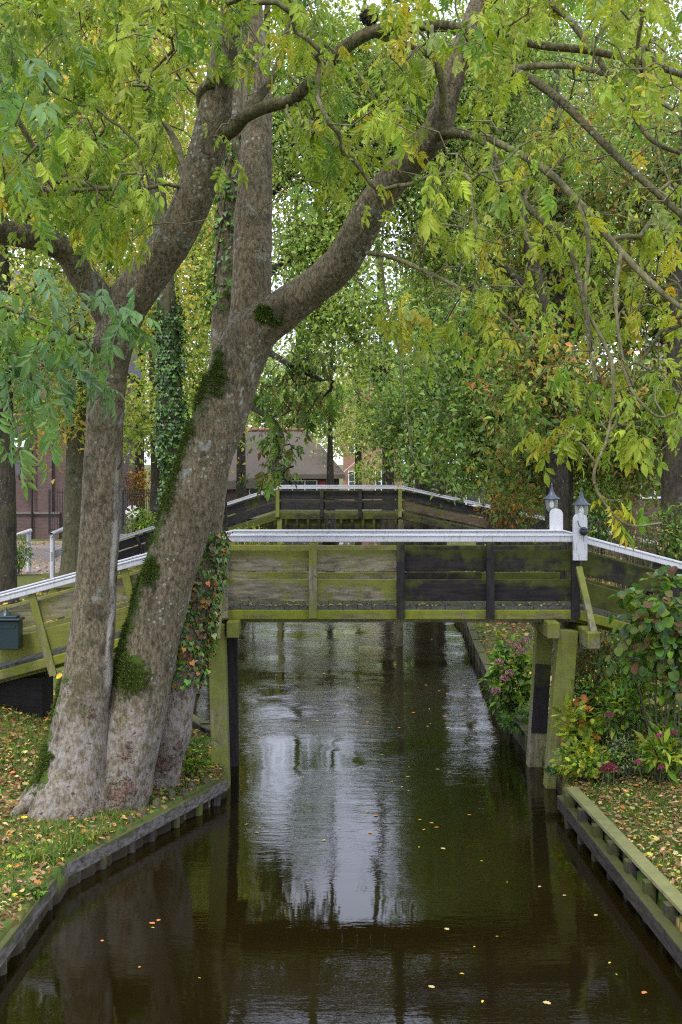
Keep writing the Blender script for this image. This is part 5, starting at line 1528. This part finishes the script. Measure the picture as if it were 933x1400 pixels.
# ---------------------------------------------------------------- houses beyond the canal
def win(par, x0, x1, y, z0, z1, nx_, nz_, fr=.09):
    m_ = MB()
    box(m_, (x0, y - .06, z0), (x0 + fr, y, z1)); box(m_, (x1 - fr, y - .06, z0), (x1, y, z1))
    box(m_, (x0 + fr, y - .058, z0), (x1 - fr, y, z0 + fr)); box(m_, (x0 + fr, y - .058, z1 - fr), (x1 - fr, y, z1))
    for q in range(1, nx_):
        xx = x0 + (x1 - x0) * q / nx_; box(m_, (xx - fr / 2, y - .05, z0 + fr), (xx + fr / 2, y, z1 - fr))
    for q in range(1, nz_):
        zz = z0 + (z1 - z0) * q / nz_; box(m_, (x0 + fr, y - .045, zz - fr / 3), (x1 - fr, y, zz + fr / 3))
    w_ = m_.build('window', M_wframe, par)
    m_ = MB(); m_.add([(x0, y - .02, z0), (x1, y - .02, z0), (x1, y - .02, z1), (x0, y - .02, z1)], [[0, 1, 2, 3]]); m_.build('pane', M_pane, w_)


th = thing('thatched_house', 'low house with grey thatched roof behind the distant bridge', 'house', (-4.5, 102, .6))
YH = 100.0
m = MB(); box(m, (-12.5, YH, .4), (-.15, YH + 8, 3.45)); m.build('wall', M_brick, th)
m = MB()
q = np.array([(-13.2, YH - .7, 2.35), (-5.2, YH - .7, 2.75), (-4.6, YH - .7, 3.42), (.35, YH - .7, 3.42), (.35, YH + 8.7, 3.42), (-13.2, YH + 8.7, 2.35), (-9.8, YH + 4, 7.0), (-2.8, YH + 4, 7.1)])
q2 = q + [0, 0, -.35]
m.add(np.vstack([q, q2]), [[0, 1, 2, 6]]); m.add(np.vstack([q, q2]), [[2, 3, 7, 6], [4, 5, 6, 7]]); m.add(np.vstack([q, q2]), [[3, 4, 7], [5, 0, 6]])
m.add(np.vstack([q, q2]), [[k, k + 8, (k + 1) % 6 + 8, (k + 1) % 6] for k in range(6)])
m.build('roof', M_thatch, th)
m = MB()
for k in range(12): lathe(m, [(.22, 0), (.22, .0)], (0, 0, -50), 3) if False else beam(m, (-9.8 + k * .58, YH + 4, 7.12), (-9.3 + k * .58, YH + 4, 7.13), .42, .22)
m.build('ridge_tiles', M_tile, th, bevel=.06)
m = MB(); box(m, (-8.0, YH - .04, 2.95), (-1.2, YH - .002, 3.08)); m.build('eaves_board', M_iron, th)
win(th, -4.9, -1.9, YH - .003, 1.75, 2.95, 3, 2)
win(th, -7.4, -5.3, YH - .003, 1.75, 2.95, 2, 2)
m = MB(); box(m, (-1.75, YH - .05, .7), (-.75, YH - .003, 2.9)); dr = m.build('door', M_red, th)
m = MB(); box(m, (-1.0, YH - .1, 1.7), (-.94, YH - .052, 1.8)); m.build('handle', M_iron, dr)
lathe(MB(), [(.02, .4), (.16, .3), (.17, .27), (.1, .02), (0, 0)], (-.45, YH - .2, 2.5), 8).build('wall_light', M_iron, th)

bh = thing('brick_house', 'orange brick house with white windows right of the thatched roof', 'house', (3, 116, .6))
m = MB(); box(m, (.2, 114, .4), (5.6, 124, 9.2)); m.build('wall', M_brick2, bh)
m = MB(); q = np.array([(-.2, 113.6, 9.1), (6, 113.6, 9.1), (6, 124.4, 9.1), (-.2, 124.4, 9.1), (2.9, 113.6, 12), (2.9, 124.4, 12)])
m.add(q, [[0, 4, 5, 3], [1, 2, 5, 4], [0, 1, 2, 3]]); m.add(q, [[0, 1, 4], [3, 5, 2]]); m.build('roof', M_tile, bh)
win(bh, .65, 1.85, 113.99, 5.2, 6.6, 2, 2, .1)
win(bh, .65, 1.85, 113.99, 1.6, 3.6, 2, 2, .1)
win(bh, 3.1, 4.3, 113.99, 1.6, 3.6, 2, 2, .1)
fp = thing('flag', 'furled flag on a white pole fixed to the orange brick house', 'flag', (1.4, 113.3, 3.4))
m = MB(); tube(m, [(-.3, 113.9, 3.0), (1.55, 113.1, 4.6)], [.04, .03], 6); m.build('pole', M_wframe, fp)
m = MB(); s_ = spline(np.array([(1.5, 113.1, 4.55, .05), (1.52, 113.1, 4.1, .13), (1.5, 113.1, 3.7, .12)]), .05); tube(m, s_[:, :3], s_[:, 3], 10, .3, 8); m.build('white_cloth', M_wframe, fp, smooth=True)
m = MB(); s_ = spline(np.array([(1.5, 113.1, 3.7, .12), (1.5, 113.1, 3.3, .17), (1.52, 113.1, 3.0, .10)]), .05); tube(m, s_[:, :3], s_[:, 3], 10, .3, 8); m.build('blue_cloth', M_flagblue, fp, smooth=True)

sh = thing('shed', 'dark low shed with white trim behind the far right trees', 'shed', (9, 92, .6))
m = MB(); box(m, (7.6, 90, .4), (15, 95, 3.0)); m.build('wall', M_wfx, sh)
m = MB(); box(m, (7.3, 89.6, 3.003), (15.3, 95.4, 3.25)); m.build('roof', M_slate, sh)
m = MB(); box(m, (7.28, 89.52, 3.1), (15.32, 89.597, 3.4)); m.build('fascia', M_wframe, sh)
win(sh, 9.0, 11.0, 89.99, 1.2, 2.6, 2, 1)
hr = thing('farmhouse', 'house with steep pinkish thatched roof showing through leaves at right edge', 'house', (19.5, 66, .6))
m = MB(); box(m, (14.6, 62, .4), (25, 72, 4.2)); m.build('wall', M_brick, hr)
m = MB(); q = np.array([(14, 61.4, 4.0), (26, 61.4, 4.0), (26, 72.6, 4.0), (14, 72.6, 4.0), (16.5, 67, 11.0), (23.5, 67, 11.0)])
m.add(q, [[0, 1, 5, 4], [2, 3, 4, 5], [3, 2, 1, 0]]); m.add(q, [[1, 2, 5], [3, 0, 4]]); m.build('roof', M_thatch2, hr)
win(hr, 14.9, 16.4, 61.99, 2.6, 3.8, 2, 1); win(hr, 18, 19.8, 61.99, 2.4, 3.8, 2, 2)

# ---------------------------------------------------------------- camera, sky, sun
cam = bpy.data.cameras.new('camera'); co = bpy.data.objects.new('camera', cam); COL.objects.link(co)
co.location = (0, 0, EYE); co.rotation_euler = (R(90), 0, 0)
cam.sensor_fit = 'VERTICAL'; cam.sensor_height = 24; cam.lens = F / 1400 * 24
cam.shift_y = -(700 - HY) / 1400
cam.clip_start = .1; cam.clip_end = 4000
SC.camera = co

SUN_EL, SUN_AZ = R(60), R(205)       # high, diffuse, from behind the camera
W = bpy.data.worlds.new('World'); SC.world = W; W.use_nodes = True
nt = W.node_tree; nt.nodes.clear()
sky = node(nt, 'ShaderNodeTexSky', sky_type='NISHITA'); sky.sun_disc = False; sky.sun_elevation = SUN_EL; sky.sun_rotation = SUN_AZ; sky.air_density = 1.0; sky.dust_density = 3.0
tc = node(nt, 'ShaderNodeTexCoord')
cl = noise(nt, node(nt, 'ShaderNodeMapping', {'Vector': tc.outputs['Generated'], 'Scale': (2, 2, 5)}).outputs[0], 1.6, 5, .55)
cloud = mixc(nt, cl, (7.6, 8.2, 10.6), (12.4, 13.1, 15.8))
skyc = mixc(nt, .86, sky.outputs[0], cloud)
bg = node(nt, 'ShaderNodeBackground', {'Color': skyc, 'Strength': .105})
node(nt, 'ShaderNodeOutputWorld', {'Surface': bg.outputs[0]})
sl = bpy.data.lights.new('sun', 'SUN'); sl.energy = 1.5; sl.angle = R(10); sl.color = (1, .97, .92)
so = bpy.data.objects.new('sun', sl); COL.objects.link(so)
d = Vector((math.sin(SUN_AZ) * math.cos(SUN_EL), math.cos(SUN_AZ) * math.cos(SUN_EL), math.sin(SUN_EL)))
so.rotation_euler = d.to_track_quat('Z', 'Y').to_euler(); so.location = (0, -10, 30)

vs = SC.view_settings
vs.view_transform = 'Standard'; vs.look = 'None'; vs.gamma = 1; vs.use_curve_mapping = False; vs.exposure = 0.93
SC.cycles.max_bounces = 6; SC.cycles.diffuse_bounces = 3; SC.cycles.transparent_max_bounces = 6
SC.cycles.use_denoising = False
SC.cycles.use_adaptive_sampling = False
SC.cycles.filter_width = 1.2 if hasattr(SC.cycles, 'filter_width') else 1.5
